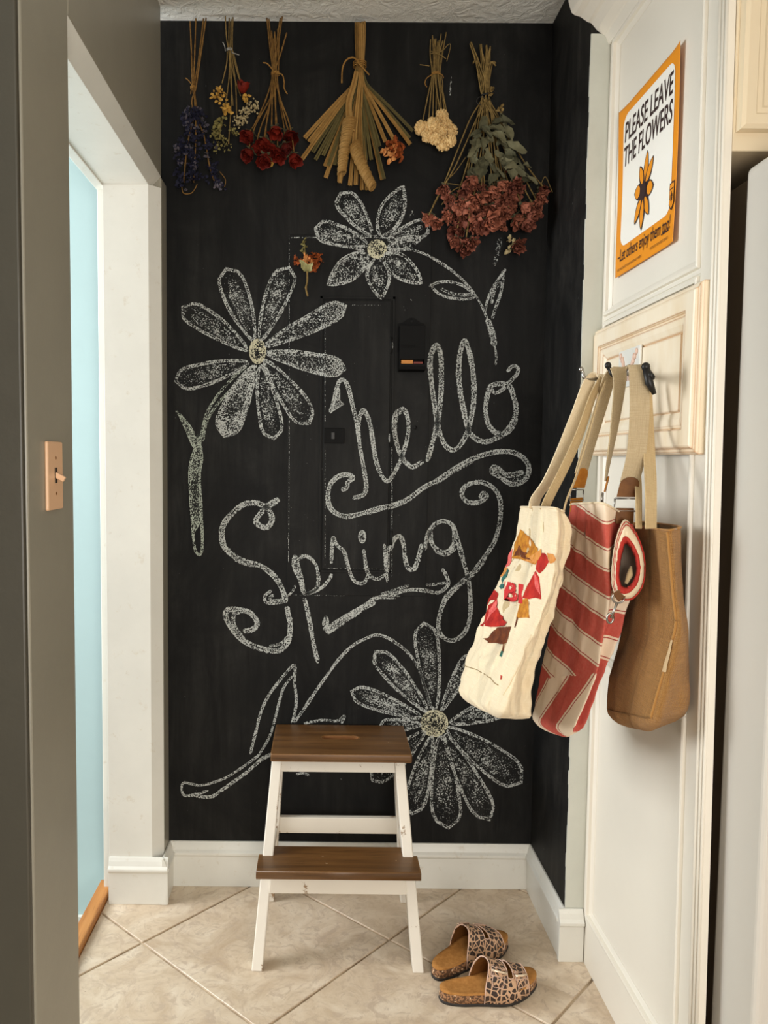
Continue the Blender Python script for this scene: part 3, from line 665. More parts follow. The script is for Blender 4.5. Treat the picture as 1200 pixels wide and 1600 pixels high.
c.stroke([(608, 1070), (622, 1130), (635, 1200), (635, 1290), (610, 1370), (550, 1425), (470, 1425), (370, 1400), (280, 1360), (200, 1290), (140, 1210), (115, 1130), (150, 1095), (220, 1100), (300, 1115), (350, 1160), (370, 1220), (320, 1260), (258, 1268)], 12, z=ZB)
c.stroke([(235, 1110), (185, 1135), (180, 1200), (215, 1270), (270, 1345)], 9, .85, ZB); c.stroke([(470, 1390), (560, 1370), (620, 1310)], 7, .9, ZB)
c.stroke([(488, 942), (435, 985), (440, 1035), (510, 1045), (590, 1030)], 7, z=ZB); c.stroke([(505, 975), (472, 1005), (500, 1025), (580, 1020)], 7, z=ZB)
c.stroke([(610, 992), (655, 950), (680, 900)], 5, z=ZB)
c.stroke([(680, 648), (662, 710), (676, 780), (715, 860), (740, 960)], 7, z=ZB)
c.stroke([(682, 660), (700, 740), (730, 860), (750, 975)], 9, z=ZB); c.stroke([(748, 1000), (770, 1080), (800, 1220), (825, 1370), (862, 1528)], 9.5, z=ZB)
c.stroke([(690, 700), (750, 668), (810, 690), (850, 750), (865, 840), (850, 920), (800, 955), (755, 972), (830, 948), (900, 910), (955, 845), (972, 805)], 7, z=ZB)
c.stroke([(710, 665), (760, 655), (810, 675)], 4, z=ZB)
c.stroke([(122, 455), (125, 390), (131, 322), (150, 360), (185, 392), (197, 430), (206, 460), (220, 510), (245, 548), (285, 552), (312, 512)], 8, z=ZC)
c.stroke([(285, 382), (292, 430), (300, 480), (320, 520), (360, 532), (397, 508)], 8, z=ZC); c.stroke([(388, 350), (395, 440), (405, 550)], 7, z=ZC); c.stroke([(410, 365), (408, 500)], 6, z=ZC)
c.fill([(278+20*math.cos(i*PI/8), 318+34*math.sin(i*PI/8)) for i in range(16)], 1.05, 4, ZC)
c.stroke([(420, 388), (440, 332), (470, 318), (488, 360), (494, 420), (508, 474), (540, 482), (562, 430), (578, 355)], 10, z=ZC)
c.stroke([(595, 388), (610, 312), (640, 262), (690, 240), (735, 262), (747, 310), (737, 368), (700, 398), (652, 380), (627, 340), (625, 285)], 9.5, z=ZC); c.stroke([(640, 388), (700, 412), (752, 380)], 6, .9, ZC)
c.stroke([(742, 270), (765, 350), (790, 440), (815, 530), (826, 620), (825, 720), (800, 800), (745, 845), (690, 830), (665, 780), (675, 700), (710, 620), (770, 560), (840, 500), (900, 420), (950, 340), (975, 250), (980, 160), (960, 92), (910, 52), (850, 45), (795, 70), (785, 112), (815, 145), (870, 145), (910, 116), (890, 98), (875, 126)], 10, z=ZC)
c.stroke([(700, 640), (760, 580), (840, 515), (910, 425)], 6, .8, ZC); c.stroke([(805, 790), (830, 720)], 5, .8, ZC)
c.build('chalk_word')
c = CH_()                                                  # stroke under Spring
c.stroke([(92, 800), (130, 780), (200, 732), (280, 682), (345, 645)], 15, .95, ZC); c.stroke([(110, 775), (190, 725), (300, 660), (345, 632), (440, 608), (520, 588), (600, 592), (660, 604), (700, 580), (716, 550), (700, 508), (684, 482)], 8, z=ZC)
c.stroke([(345, 621), (470, 621)], 4, z=ZC, smooth=False); c.stroke([(340, 630), (450, 632)], 4, z=ZC, smooth=False)
c.stroke([(600, 566), (650, 560), (708, 552)], 6, .8, ZC); c.stroke([(370, 614), (440, 590), (516, 564)], 7, .8, ZC); c.stroke([(80, 770), (95, 726), (102, 762), (82, 792)], 7, z=ZC)
c.build('chalk_flourish')
ZD = (270, 960, .29167); ZE = (530, 950, .26667)
c = CH_()                                                  # bottom flower: petals, stem and leaves
for b, t, w_, d, tp in (((560, 600), (497, 88), 128, .42, 'round'), ((520, 610), (213, 255), 112, .5, 'round'), ((480, 640), (72, 488), 104, .5, 'round'), ((600, 600), (770, 270), 70, .4, 'round'),
                        ((650, 672), (1000, 560), 112, .5, 'round'), ((630, 700), (1065, 1020), 168, .36, 'round'), ((620, 740), (880, 1238), 132, .42, 'round'), ((590, 750), (640, 1288), 158, .36, 'round'),
                        ((540, 750), (425, 1205), 118, .46, 'round'), ((500, 720), (195, 1010), 120, .46, 'round'), ((480, 680), (240, 690), 70, .4, 'round')): c.petal(b, t, w_, ZE, d, tp, 7)
c.build('chalk_flower')
c = CH_(); c.lift = .0016
c.fill([(557+82*math.cos(i*PI/10), 675+80*math.sin(i*PI/10)) for i in range(20)], .85, 5, ZE)
c.stroke([(557+66*math.cos(i*PI/8), 675+64*math.sin(i*PI/8)) for i in range(17)], 9, .9, ZE); c.build('chalk_flower_center', 'chalk_y')
c = CH_()
c.stroke([(650, 580), (700, 510), (760, 420), (830, 320), (890, 240), (960, 170), (1030, 130), (1095, 110), (1160, 130), (1205, 160)], 7, z=ZD); c.stroke([(315, 192), (380, 240), (440, 310), (490, 420), (535, 590)], 6, .85, ZE)
c.stroke([(415, 748), (440, 650), (470, 530), (510, 440), (560, 370), (610, 310), (652, 272), (652, 360), (662, 460), (650, 540), (638, 582)], 6.5, z=ZD)
c.stroke([(640, 330), (595, 390), (570, 470), (545, 570), (520, 650), (475, 730), (440, 770), (340, 840), (260, 885), (150, 915), (56, 903), (60, 968), (130, 962), (190, 942)], 5.5, z=ZD)
c.stroke([(560, 735), (520, 752), (470, 780), (400, 842), (320, 900), (260, 942), (210, 975), (150, 975), (110, 962)], 8, z=ZD)
c.stroke([(700, 584), (800, 566), (880, 570), (918, 543), (904, 584)], 6, z=ZD); c.stroke([(660, 856), (700, 850), (730, 862)], 6, z=ZD)
c.build('chalk_leaf')
ZF = (260, 400, .3)
c = CH_()                                                  # flower at the left
cc = (475, 495)
for b, t, w_, d, sk in (((455, 440), (312, 68), 132, .42, 0), ((420, 490), (85, 268), 112, .42, .15), ((430, 555), (48, 652), 112, .36, 0), ((460, 570), (300, 938), 128, .85, .12), ((490, 570), (560, 952), 110, .42, 0), ((510, 545), (745, 872), 118, .34, -.1), ((520, 505), (930, 592), 96, .66, 0), ((515, 470), (932, 262), 92, .6, 0), ((490, 440), (640, 62), 118, .42, -.1)):
    c.petal(b, t, w_, ZF, d, 'round', 7, True, sk)
c.build('chalk_flower')
c = CH_(); c.lift = .0016
c.fill([(475+44*math.cos(i*PI/10), 497+66*math.sin(i*PI/10)) for i in range(20)], 1.0, 5, ZF); c.stroke([(475+34*math.cos(i*PI/8), 497+52*math.sin(i*PI/8)) for i in range(17)], 9, .95, ZF); c.build('chalk_flower_center', 'chalk_y')
c = CH_()
c.stroke([(425, 565), (350, 632), (270, 722), (210, 822), (180, 940), (172, 1000)], 6, .85, ZF); c.stroke([(450, 575), (340, 690), (260, 780), (208, 870), (190, 965)], 6, .85, ZF)
c.fill([(50, 805), (92, 850), (132, 905), (160, 960), (178, 930), (182, 1000), (150, 1010), (130, 985), (95, 900)], .95, 5, ZF); c.stroke([(50, 805), (92, 852), (132, 905), (160, 985)], 6, .9, ZF)
c.build('chalk_leaf', 'chalk_g')
c = CH_()
c.stroke([(150, 1000), (126, 1080), (122, 1180), (132, 1350), (150, 1530), (186, 1530), (180, 1300), (172, 1150), (184, 1060), (178, 985)], 6, z=ZF)
c.fill([(150, 1000), (126, 1080), (122, 1180), (132, 1350), (146, 1440), (176, 1400), (174, 1150), (184, 1060), (178, 985)], .72, 5, ZF)
c.build('chalk_stem', 'chalk_g')
ZT = (430, 280, .275); ZG = (640, 360, .16667)
c = CH_()                                                  # flower at the top
for b, t, w_, d, tp in (((545, 315), (372, 82), 122, .45, 'round'), ((600, 320), (728, 42), 128, .5, 'pointed'), ((640, 350), (872, 262), 96, .3, 'round'), ((640, 395), (832, 335), 62, .6, 'pointed'), ((525, 375), (230, 280), 120, .42, 'round'),
                        ((525, 430), (300, 600), 122, .62, 'pointed'), ((575, 450), (600, 678), 118, .42, 'pointed'), ((620, 430), (828, 592), 122, .52, 'pointed')): c.petal(b, t, w_, ZT, d, tp, 7)
c.stroke([(250, 325), (400, 325), (560, 328), (680, 332)], 5, .8, ZT); c.stroke([(265, 335), (330, 370), (430, 390), (510, 410)], 6, .8, ZT)
c.build('chalk_flower')
c = CH_(); c.lift = .0016
c.fill([(578+55*math.cos(i*PI/10), 400+55*math.sin(i*PI/10)) for i in range(20)], 1.05, 5, ZT); c.build('chalk_flower_center', 'chalk_y')
c = CH_()
c.stroke([(640, 405), (700, 398), (770, 403), (860, 432), (960, 492), (1060, 565)], 4.5, .95, ZT)
c.stroke([(150, 225), (300, 305), (430, 402), (550, 522), (620, 612), (680, 720), (730, 832)], 5, .95, ZG)
c.stroke([(725, 830), (770, 950), (795, 1090)], 13, .9, ZG); c.stroke([(795, 1080), (812, 1180), (805, 1262)], 4.5, .9, ZG)
c.stroke([(180, 530), (260, 490), (370, 482), (480, 510), (560, 560), (605, 590)], 6, .95, ZG); c.stroke([(205, 525), (270, 590), (370, 630), (500, 645), (590, 635), (605, 600)], 6, .95, ZG); c.stroke([(290, 545), (400, 595), (520, 605), (600, 600)], 7, .85, ZG)
c.stroke([(710, 760), (730, 650), (790, 520), (860, 420), (900, 362)], 5.5, .95, ZG); c.stroke([(870, 380), (875, 460), (850, 600), (800, 740), (775, 830)], 6, .95, ZG); c.stroke([(850, 480), (790, 580), (770, 690)], 6, .8, ZG)
c.build('chalk_leaf')
c = CH_()                                                  # chalk caught along the fuse box edges, smudges
c.stroke([(452, 366), (452, 560), (452, 700), (451, 880)], 1.6, .62, (0, 0, 1), smooth=False); c.stroke([(452, 372), (560, 371), (640, 374)], 2, .7, (0, 0, 1), smooth=False)
c.stroke([(508, 480), (508, 660)], 2, .5, (0, 0, 1), smooth=False); c.stroke([(508, 700), (508, 885)], 1.8, .5, (0, 0, 1), smooth=False); c.stroke([(508, 887), (600, 889)], 1.8, .55, (0, 0, 1), smooth=False); c.stroke([(455, 929), (545, 931)], 1.6, .5, (0, 0, 1), smooth=False)
c.stroke([(612, 690), (612, 900)], 2.2, .6, (0, 0, 1), smooth=False); c.stroke([(612, 532), (613, 545)], 4, 1, (0, 0, 1), smooth=False); c.stroke([(608, 678), (608, 692)], 4, 1, (0, 0, 1), smooth=False)
c.stroke([(512, 478), (595, 478)], 1.6, .4, (0, 0, 1), smooth=False)
c.stroke([(782, 372), (776, 400), (772, 415)], 10, .5, (0, 0, 1))
for a, b in (((641, 468), (643, 470)), ((283, 1243), (285, 1243)), ((532, 1217), (534, 1217)), ((705, 120), (703, 150)), ((640, 340), (646, 326))): c.stroke([a, b], 3, .8, (0, 0, 1), smooth=False)
c.build('chalk_line')

# ------------------------------------------------------------------ step stool
stl = thing('step_stool', 'two-step stool with dark stained treads and chipped white legs below the chalkboard', 'step stool', (.047, -.22, 0))
def legs(front, sx):
    if front:
        return (lambda z: (.043+sx*(.203-.082*z*.95), -.385+.395*z*1.0+.0))
    return (lambda z: (.047+sx*(.197-.06*z), -.075+.02*z))
for sx in (-1, 1):
    for fr_ in (True, False):
        f = legs(fr_, sx); a, b = f(0), f(.4775); g = G()
        w_, d_ = (.028, .040) if fr_ else (.026, .038)
        # cross-section cut level at floor and under the tread
        v = []
        for (x, y), z in ((a, 0.), (b, .4775)):
            v += [(x-w_/2, y-d_/2, z), (x+w_/2, y-d_/2, z), (x+w_/2, y+d_/2, z), (x-w_/2, y+d_/2, z)]
        g.add(v, [(0, 3, 2, 1), (4, 5, 6, 7), (0, 1, 5, 4), (1, 2, 6, 5), (2, 3, 7, 6), (3, 0, 4, 7)]); g.build('leg', 'stoolwhite', stl, bevel=.003)
def slot(cx, cy, l, r, n=8):
    return [(cx+l/2-r+r*math.cos(-PI/2+PI*i/n), cy+r*math.sin(-PI/2+PI*i/n)) for i in range(n+1)]+[(cx-l/2+r+r*math.cos(PI/2+PI*i/n), cy+r*math.sin(PI/2+PI*i/n)) for i in range(n+1)]
def rrect(x0, x1, y0, y1, r, n=4):
    out = []
    for cx, cy, q in ((x1-r, y1-r, 0), (x0+r, y1-r, 1), (x0+r, y0+r, 2), (x1-r, y0+r, 3)):
        out += [(cx+r*math.cos(PI/2*(q+i/n)), cy+r*math.sin(PI/2*(q+i/n))) for i in range(n+1)]
    return out
flat_shape('top_tread', [rrect(-.139, .240, -.2475, -.012, .006), slot(.050, -.118, .105, .014)], 'walnut', stl, .022, .0025, lambda c: (c.x, c.y, .489+c.z))
g = G(); sl = slot(.050, -.118, .1045, .0138); n_ = len(sl)
g.add([(x, y, z) for z in (.4795, .4992) for x, y in sl], [(i, (i+1) % n_, n_+(i+1) % n_, n_+i) for i in range(n_)]); so = g.build('handle_slot', 'slotwood', stl); md = so.modifiers.new('thickness', 'SOLIDIFY'); md.thickness = .0008
pts = [(-.165, -.384), (.2515, -.384), (.2515, -.298), (.218, -.298), (.218, -.252), (-.128, -.252), (-.128, -.298), (-.165, -.298)]
flat_shape('lower_tread', [pts], 'walnut', stl, .022, .0025, lambda c: (c.x, c.y, .239+c.z))
def rail(z0, z1, y, front, inset=.012, th=.018, name='rail'):
    fl, fr2 = legs(front, -1), legs(front, 1); zm = (z0+z1)/2
    g = G(); v = []
    for z in (z0, z1):
        xl, xr = fl(z)[0]+inset, fr2(z)[0]-inset; yy = y if y is not None else fl(z)[1]
        v += [(xl, yy-th/2, z), (xr, yy-th/2, z), (xr, yy+th/2, z), (xl, yy+th/2, z)]
    g.add(v, [(0, 3, 2, 1), (4, 5, 6, 7), (0, 1, 5, 4), (1, 2, 6, 5), (2, 3, 7, 6), (3, 0, 4, 7)]); g.build(name, 'stoolwhite', stl, bevel=.002)
rail(.440, .4775, None, True); rail(.166, .205, -.331, True, th=.016); rail(.200, .247, None, False); rail(.436, .4775, None, False)
for sx in (-1, 1):                                          # rails from front to back on each side
    for z0, z1 in ((.195, .2275), (.442, .4775)):
        f, r_ = legs(True, sx), legs(False, sx); g = G(); v = []
        for z in (z0, z1):
            a, b = f(z), r_(z); t = .009
            v += [(a[0]-t, a[1]+.02, z), (a[0]+t, a[1]+.02, z), (b[0]+t, b[1]-.018, z), (b[0]-t, b[1]-.018, z)]
        g.add(v, [(0, 3, 2, 1), (4, 5, 6, 7), (0, 1, 5, 4), (1, 2, 6, 5), (2, 3, 7, 6), (3, 0, 4, 7)]); g.build('side_rail', 'stoolwhite', stl, bevel=.002)

# ------------------------------------------------------------------ sandals
def sole_outline(L, W, mir, n=72, grow=0.):
    """heel at -L/2, toe at +L/2; mir = +1 when the outer side lies towards -y"""
    out = []
    for i in range(n):
        q = 2*PI*i/n; c, s_ = math.cos(q), math.sin(q)
        x = c*L/2
        u = (x/L+.5); half = W/2*(.74+.26*math.sin(PI*min(1, max(0, (u-.30)/.75))**1.0)-.10*math.exp(-((u-.42)/.14)**2))
        y = (abs(s_)**.74)*(1 if s_ > 0 else -1)*half
        y += mir*.010*math.exp(-((u-.45)/.22)**2)*(1 if s_*mir > 0 else .55)*-1*0 + mir*.006*math.sin(PI*u*1.1)*-1+mir*.008*max(0, u-.6)/.4
        r = math.hypot(x, y); out.append((x*(1+grow/max(r, 1e-6)), y*(1+grow/max(r, 1e-6))))
    return out
def sandal(loc, rot, mir, label):
    t = thing('sandal', label, 'sandal', loc, rot, 'pair of leopard print sandals')
    L, W = .248, .094
    o = sole_outline(L, W, mir)
    def band(name, z0, z1, grow, mat, toe=.0):
        g = G(); n = len(o); v = []
        oo = sole_outline(L, W, mir, grow=grow)
        for z, gsh in ((z0, 0), ((z0+z1)/2, .0015), (z1, 0)):
            v += [(x*(1+gsh*8), y*(1+gsh*8), z+max(0, x-.07)*.10*(1 if z0 < .001 else 1)) for x, y in oo]
        if toe: v += [(x, y, toe+max(0, x-.07)*.10) for x, y in oo]
        K = 3 if toe else 2
        f = [(k*n+i, k*n+(i+1) % n, (k+1)*n+(i+1) % n, (k+1)*n+i) for k in range(K) for i in range(n)]+[tuple(range(n-1, -1, -1))]+([] if toe else [tuple(range(2*n, 3*n))])
        g.add(v, f); return g.build(name, mat, t, local=True, smooth=True)
    band('outsole', .0, .0065, .001, 'rubber'); ob = band('midsole', .0066, .0205, 0, 'cork', .027)
    # contoured footbed: raised rim, hollow heel, arch
    g = G(); n = len(o); rings = 7; v = []; f = []
    for r in range(rings+1):
        k = r/rings
        for x, y in o:
            xx, yy = x*k, y*k; u = xx/L+.5
            z = .0272+max(0, xx-.07)*.10+.0040*k**5-.0045*math.exp(-((u-.16)/.16)**2)*(1-k**2)+.003*math.exp(-((u-.45)/.12)**2)*max(0, yy*mir/W*2)
            v.append((xx, yy, z+.001))
    f = [(r*n+i, r*n+(i+1) % n, (r+1)*n+(i+1) % n, (r+1)*n+i) for r in range(rings) for i in range(n)]
    f += [(rings*n+i, rings*n+(i+1) % n, (rings+1)*n+(i+1) % n, (rings+1)*n+i) for i in range(n)]
    v += [(x*1.004, y*1.008, .0275+max(0, x-.07)*.10) for x, y in o]
    g.add(v, f); g.build('footbed', 'suede', t, local=True, smooth=True)
    # upper: one piece over the foot, cut between two straps
    def edge(x, side):
        ys = [y for (xx, y) in o if abs(xx-x) < .012 and y*side > 0]; return (sum(ys)/len(ys) if ys else side*W/2)
    def up(u, a, lift=0.):
        """u along the foot 0..1 over the upper; a across, -1 outer side to 1 inner"""
        a_ = a*mir; x0 = -.030+.118*u; x = x0+(.020*(1-a*a)*(1-u)+(-.012)*max(0, a)*(1-u))
        yl, yr = edge(x, -1)-.0040, edge(x, 1)+.0040
        ht = .083-.040*u; q = a_
        y = (yl+yr)/2+(yr-yl)/2*math.copysign(abs(q)**.82, q)
        z = .010+ht*(1-abs(a)**2.6)**.62+max(0, x-.07)*.1
        n_ = Vector((0, q*.8, 1-abs(q)*.7)).normalized()
        return Vector((x, y, z))+n_*lift
    g = G(); NU, NA = 20, 32; v = []; idx = {}
    for i in range(NU+1):
        for j in range(NA+1):
            idx[i, j] = len(v); v.append(up(i/NU, -1+2*j/NA))
    f = []
    for i in range(NU):
        for j in range(NA):
            u, a = (i+.5)/NU, -1+2*(j+.5)/NA
            if .47 < u < .58 and -.62 < a < .60: continue
            f.append((idx[i, j], idx[i+1, j], idx[i+1, j+1], idx[i, j+1]))
    g.add(v, f); ob = g.build('upper', 'leopard', t, local=True, smooth=True)
    so = ob.modifiers.new('thickness', 'SOLIDIFY'); so.thickness = .0022; so.offset = -1
    # suede lining under the upper and pale piping along its free edges
    g = G(); v2 = [up(i/NU, -1+2*j/NA, -.0027) for i in range(NU+1) for j in range(NA+1)]; g.add(v2, f); g.build('lining', 'leather_d', t, local=True, smooth=True)
    for path in ([up(0, -1+2*j/24, .0003) for j in range(25)], [up(1, -1+2*j/24, .0003) for j in range(25)],
                 [up(.45, -.62+1.22*j/20, .0003) for j in range(21)]+[up(.525, .62, .0003)]+[up(.60, .60-1.22*j/20, .0003) for j in range(21)]+[up(.525, -.66, .0003), up(.45, -.62, .0003)]):
        g = G(); g.tube(path, .0013, 6); g.build('piping', 'piping', t, local=True, smooth=True)
    for u0, u1, a0, a1 in ((.10, .36, -.86, -.30), (.68, .92, -.86, -.34)):
        g = G(); v = []; f2 = []; ni, nj = 6, 12
        for i in range(ni+1):
            for j in range(nj+1):
                uu = u0+(u1-u0)*i/ni; e = abs(i/ni-.5)*2; aa = a0+(a1-a0)*j/nj
                if j == 0: aa += .09*e*e
                v.append(up(uu, aa, .0024))
        f2 = [(i*(nj+1)+j, (i+1)*(nj+1)+j, (i+1)*(nj+1)+j+1, i*(nj+1)+j+1) for i in range(ni) for j in range(nj)]
        g.add(v, f2); s_ = g.build('strap', 'leopard', t, local=True, smooth=True); so = s_.modifiers.new('thickness', 'SOLIDIFY'); so.thickness = .002; so.offset = -1
        g = G(); loop = [up(u0+(u1-u0)*i/8, a0, .0032) for i in range(9)]; g.tube([up(u0+.01, a1, .003), up(u0, a0+.2, .003), up(u0+.005, a0+.06, .003)]+loop[1:-1]+[up(u1-.005, a0+.06, .003), up(u1, a0+.2, .003), up(u1-.01, a1, .003)], .0009, 5); g.build('edging', 'piping', s_, local=True, smooth=True)
        g = G(); b0, b1_ = a0+.34*(a1-a0), a0+.80*(a1-a0); fr_ = [up(u0-.04, b0, .0045), up(u1+.04, b0, .0045), up(u1+.04, b1_, .0045), up(u0-.04, b1_, .0045), up(u0-.04, b0, .0045)]
        g.tube(fr_, .0012, 6); b_ = g.build('buckle', 'piping', t, local=True, smooth=True)
        g = G(); bm_ = (b0+b1_)/2; g.tube([up(u0-.045, bm_, .0055), up((u0+u1)/2, bm_, .0062), up(u1+.045, bm_, .0055)], .0030, 8); g.build('buckle_bar', 'gold', b_, local=True, smooth=True)
    return t
sandal((.4075, -.4770, 0), math.radians(11), 1, 'nearer leopard print two-strap sandal with its buckles towards the room, lying on the tiles')
sandal((.383, -.352, 0), math.radians(36), -1, 'farther leopard print sandal partly behind its mate, opening turned to the viewer')

# ------------------------------------------------------------------ poster
XP = XC+.006
pst = thing('poster', 'orange and white paper poster asking people to leave the flowers, taped to cabinet side', 'poster', (XP, -.565, 1.905))
PY0, PY1, PZ0, PZ1 = -.411, -.724, 1.717, 2.0955      # left edge (far), right edge (near)
def pp(a, b, lift=0.):
    """a 0..1 from left to right, b 0..1 from bottom to top: a sheet that lifts a little at its corners"""
    y = PY0+(PY1-PY0)*a; z = PZ0+(PZ1-PZ0)*b
    c = .0045*(max(0, a-.82)/.18)**2*(.35+.65*(b-.5)**2*4)+.004*(max(0, .2-a)/.2)**2*b+.0010*math.sin(b*7+1)*(1-a)
    return Vector((XP-.0022-c-lift, y, z))
def psurf(name, mat, fn, n, m, lift):
    v = [pp(*fn(i/n, j/m), lift) for i in range(n+1) for j in range(m+1)]
    return mk(name, v, [(i*(m+1)+j, (i+1)*(m+1)+j, (i+1)*(m+1)+j+1, i*(m+1)+j+1) for i in range(n) for j in range(m)], mat, pst, smooth=True)
sh = psurf('sheet', 'orange', lambda a, b: (a, b), 60, 60, 0); so = sh.modifiers.new('thickness', 'SOLIDIFY'); so.thickness = .0004
WID, HEI = abs(PY1-PY0), PZ1-PZ0
def rr_poster(n=12):
    out = []; x0, x1, y0, y1, r = .085, .925, .165, .945, .09
    for cx, cy, q in ((x1-r, y1-r*.8, 0), (x0+r, y1-r*.8, 1), (x0+r, y0+r*.8, 2), (x1-r, y0+r*.8, 3)):
        out += [(cx+r*math.cos(PI/2*(q+i/n)), cy+r*.8*math.sin(PI/2*(q+i/n))) for i in range(n+1)]
    return out
op = [(a[0]+(b[0]-a[0])*k/8, a[1]+(b[1]-a[1])*k/8) for a, b in zip(rr_poster(), rr_poster()[1:]+rr_poster()[:1]) for k in range(8 if math.hypot(b[0]-a[0], b[1]-a[1]) > .1 else 1)]; cxy = (.505, .55)
v = []; n = len(op); R_ = 30
for r in range(R_+1): v += [pp(cxy[0]+(x-cxy[0])*r/R_, cxy[1]+(y-cxy[1])*r/R_, .0010) for x, y in op]
mk('white_field', v, [(r*n+i, r*n+(i+1) % n, (r+1)*n+(i+1) % n, (r+1)*n+i) for r in range(R_) for i in range(n)], 'paper', pst, smooth=True)
def ptext(s, size, ax, by, wd=None, shear=.12, off=.0, mat='ink', squash=1.):
    """text set from ax (0..1) with baseline by (0..1); wd is its width in poster fractions"""
    me = text_mesh('lettering', s, size, mat, pst, lambda c: c, shear=shear, offset=off, extrude=0., local=True)
    xs = [q.co.x for q in me.data.vertices]; x0, x1 = min(xs), max(xs); k = (wd*WID/(x1-x0)) if wd else 1
    for q in me.data.vertices: q.co = pp(ax+(q.co.x-x0)*k/WID, by+q.co.y*squash/HEI, .0018)-org(pst)
    return me
ptext('PLEASE LEAVE', .052, .115, .782, .79, .12, .0006, squash=1.18); ptext('THE FLOWERS', .052, .105, .640, .80, .12, .0006, squash=1.18)
ptext('–Let others enjoy them too!', .030, .050, .082, .89, .12, .0001, squash=1.3)
v = [pp(a, b, .0018) for a, b in ((.80, .074), (.915, .074), (.915, .081), (.80, .081))]; mk('underline', v, [(0, 1, 2, 3)], 'ink', pst)
ptext('FOR THE CARE OF YOUR NATIONAL FORESTS', .008, .05, .028, .44, 0); ptext('POSTED BY THE FOREST SERVICE', .008, .63, .034, .28, 0)
# printed flower with eight petals
FC = (.485, .398)
def pet_poly(ang, l0, l1, w_, grow=0., n=10):
    out = []
    for sg in (1, -1):
        rg = range(n+1) if sg > 0 else range(n-1, 0, -1)
        for i in rg:
            u = i/n; l = l0-grow+(l1-l0+2*grow)*u; hw = (w_/2+grow)*math.sin(PI*min(1, u*.93+.05))**.8*(1-.15*u)
            out.append((l*math.cos(ang)-sg*hw*math.sin(ang), l*math.sin(ang)+sg*hw*math.cos(ang)))
    return out
def pshape(name, pts, mat, lift):
    v = [pp(FC[0]+x/WID, FC[1]+y/HEI, lift) for x, y in pts]; mk(name, v, [tuple(range(len(v)))], mat, pst)
for k, (deg, l1, w_) in enumerate(((80, .078, .021), (112, .062, .020), (50, .070, .021), (168, .048, .030), (-8, .050, .030), (-62, .066, .021), (-93, .080, .021), (-125, .070, .021))):
    a = math.radians(deg); pshape('petal_outline', pet_poly(a, .008, l1, w_, .0036), 'ink', .0018+.0002*k); pshape('petal', pet_poly(a, .018, l1, w_, -.0004), 'orange', .0019+.0002*k)
pshape('flower_center', [(.017*math.cos(i*PI/8), .017*math.sin(i*PI/8)) for i in range(16)], 'ink', .0036)
# little shield
shp = [(0, .030), (.010, .026), (.016, .029), (.018, .018), (.016, -.004), (.019, -.016), (.008, -.026), (0, -.030), (-.008, -.026), (-.019, -.016), (-.016, -.004), (-.018, .018), (-.016, .029), (-.010, .026)]
FC = (.948, .245)
pshape('shield_outline', [(x*.72, y*.95) for x, y in shp], 'ink', .0018); pshape('shield', [(x*.60, y*.82) for x, y in shp], 'orange', .0022)
pshape('shield_band', [(x*.60, y) for x, y in ((-.016, .012), (.016, .012), (.016, .014), (-.016, .014))], 'ink', .0026)
pshape('shield_tree', [(-.0005, -.018), (.0012, -.018), (.0012, -.010), (.005, -.010), (.002, -.002), (.0042, -.002), (.0005, .009), (-.0035, -.002), (-.0015, -.002), (-.0045, -.010), (-.0005, -.010)], 'ink', .0026)
def stxt(s, x): 
    me = text_mesh('lettering', s, .013, 'ink', pst, lambda c: c, extrude=0., local=True)
    for q in me.data.vertices: q.co = pp(FC[0]+(x+q.co.x*.75)/WID, FC[1]+(q.co.y-.006)/HEI, .0027)-org(pst)
stxt('U', -.0105); stxt('S', .0040)

# ------------------------------------------------------------------ hook board with its hooks
XBf = .655
hb = thing('hook_board', 'distressed cream wooden board with coat hooks fixed to the cabinet side', 'hook board', (XC, -.62, 1.45))
HY0, HY1, HZ0, HZ1 = -.335, -.884, 1.300, 1.607
g = G(); prev = None
pr_ = [(0, -.001), (0, .010), (.004, .015), (.010, .016), (.012, .020), (.016, .022), (.046, .022), (.048, .016), (.054, .019), (.066, .016), (.078, .010), (.080, .008), (.082, .012)]
for e, d in pr_:
    cur = [(XC-.0005-d, HY0-e, HZ0+e), (XC-.0005-d, HY1+e, HZ0+e), (XC-.0005-d, HY1+e, HZ1-e), (XC-.0005-d, HY0-e, HZ1-e)]
    if prev:
        for k in range(4): quad(g, prev[k], prev[(k+1) % 4], cur[(k+1) % 4], cur[k])
    prev = cur
g.add(prev, [(0, 1, 2, 3)]); g.build('board', 'distress', hb, bevel=.0008)
XK = XC-.013
a, b = at_x(962, 546, XK), at_x(998, 592, XK)
bx('hook_plate', 'white', XK-.005, XK, -.505, -.625, 1.450, 1.532, hb, bevel=.002)
# scroll ornament on the plate
for s_ in (-1, 1):
    pts = [(XK-.006, -.565+s_*(.006+.030*math.sin(t*2.2)*t), 1.462+.056*t) for t in [i/10 for i in range(11)]]
    g = G(); g.tube(pts, [.002+.0022*math.sin(PI*i/10) for i in range(11)], 6)
    for i in range(3): g.sphere((XK-.006, -.565+s_*(.028+.008*i), 1.502+.009*i), .006, 8, 5, (.5, 1, 1.2))
    g.build('scroll', 'piping', hb, smooth=True)
def hook(tip, base, mat, r=.0042):
    t, b = Vector(tip), Vector(base); g = G(); mid = Vector((t.x+.012, t.y, t.z-.020))
    g.tube([tuple(q) for q in cr([b, b+Vector((-.012, 0, -.004)), (mid+b)/2+Vector((0, 0, -.006)), mid, t+Vector((.004, 0, -.008)), t], 5)], r, 8)
    g.sphere(tuple(t), r*1.5, 8, 6); return g.build('hook', mat, hb, smooth=True)
YH = (-.600, -.665, -.835)
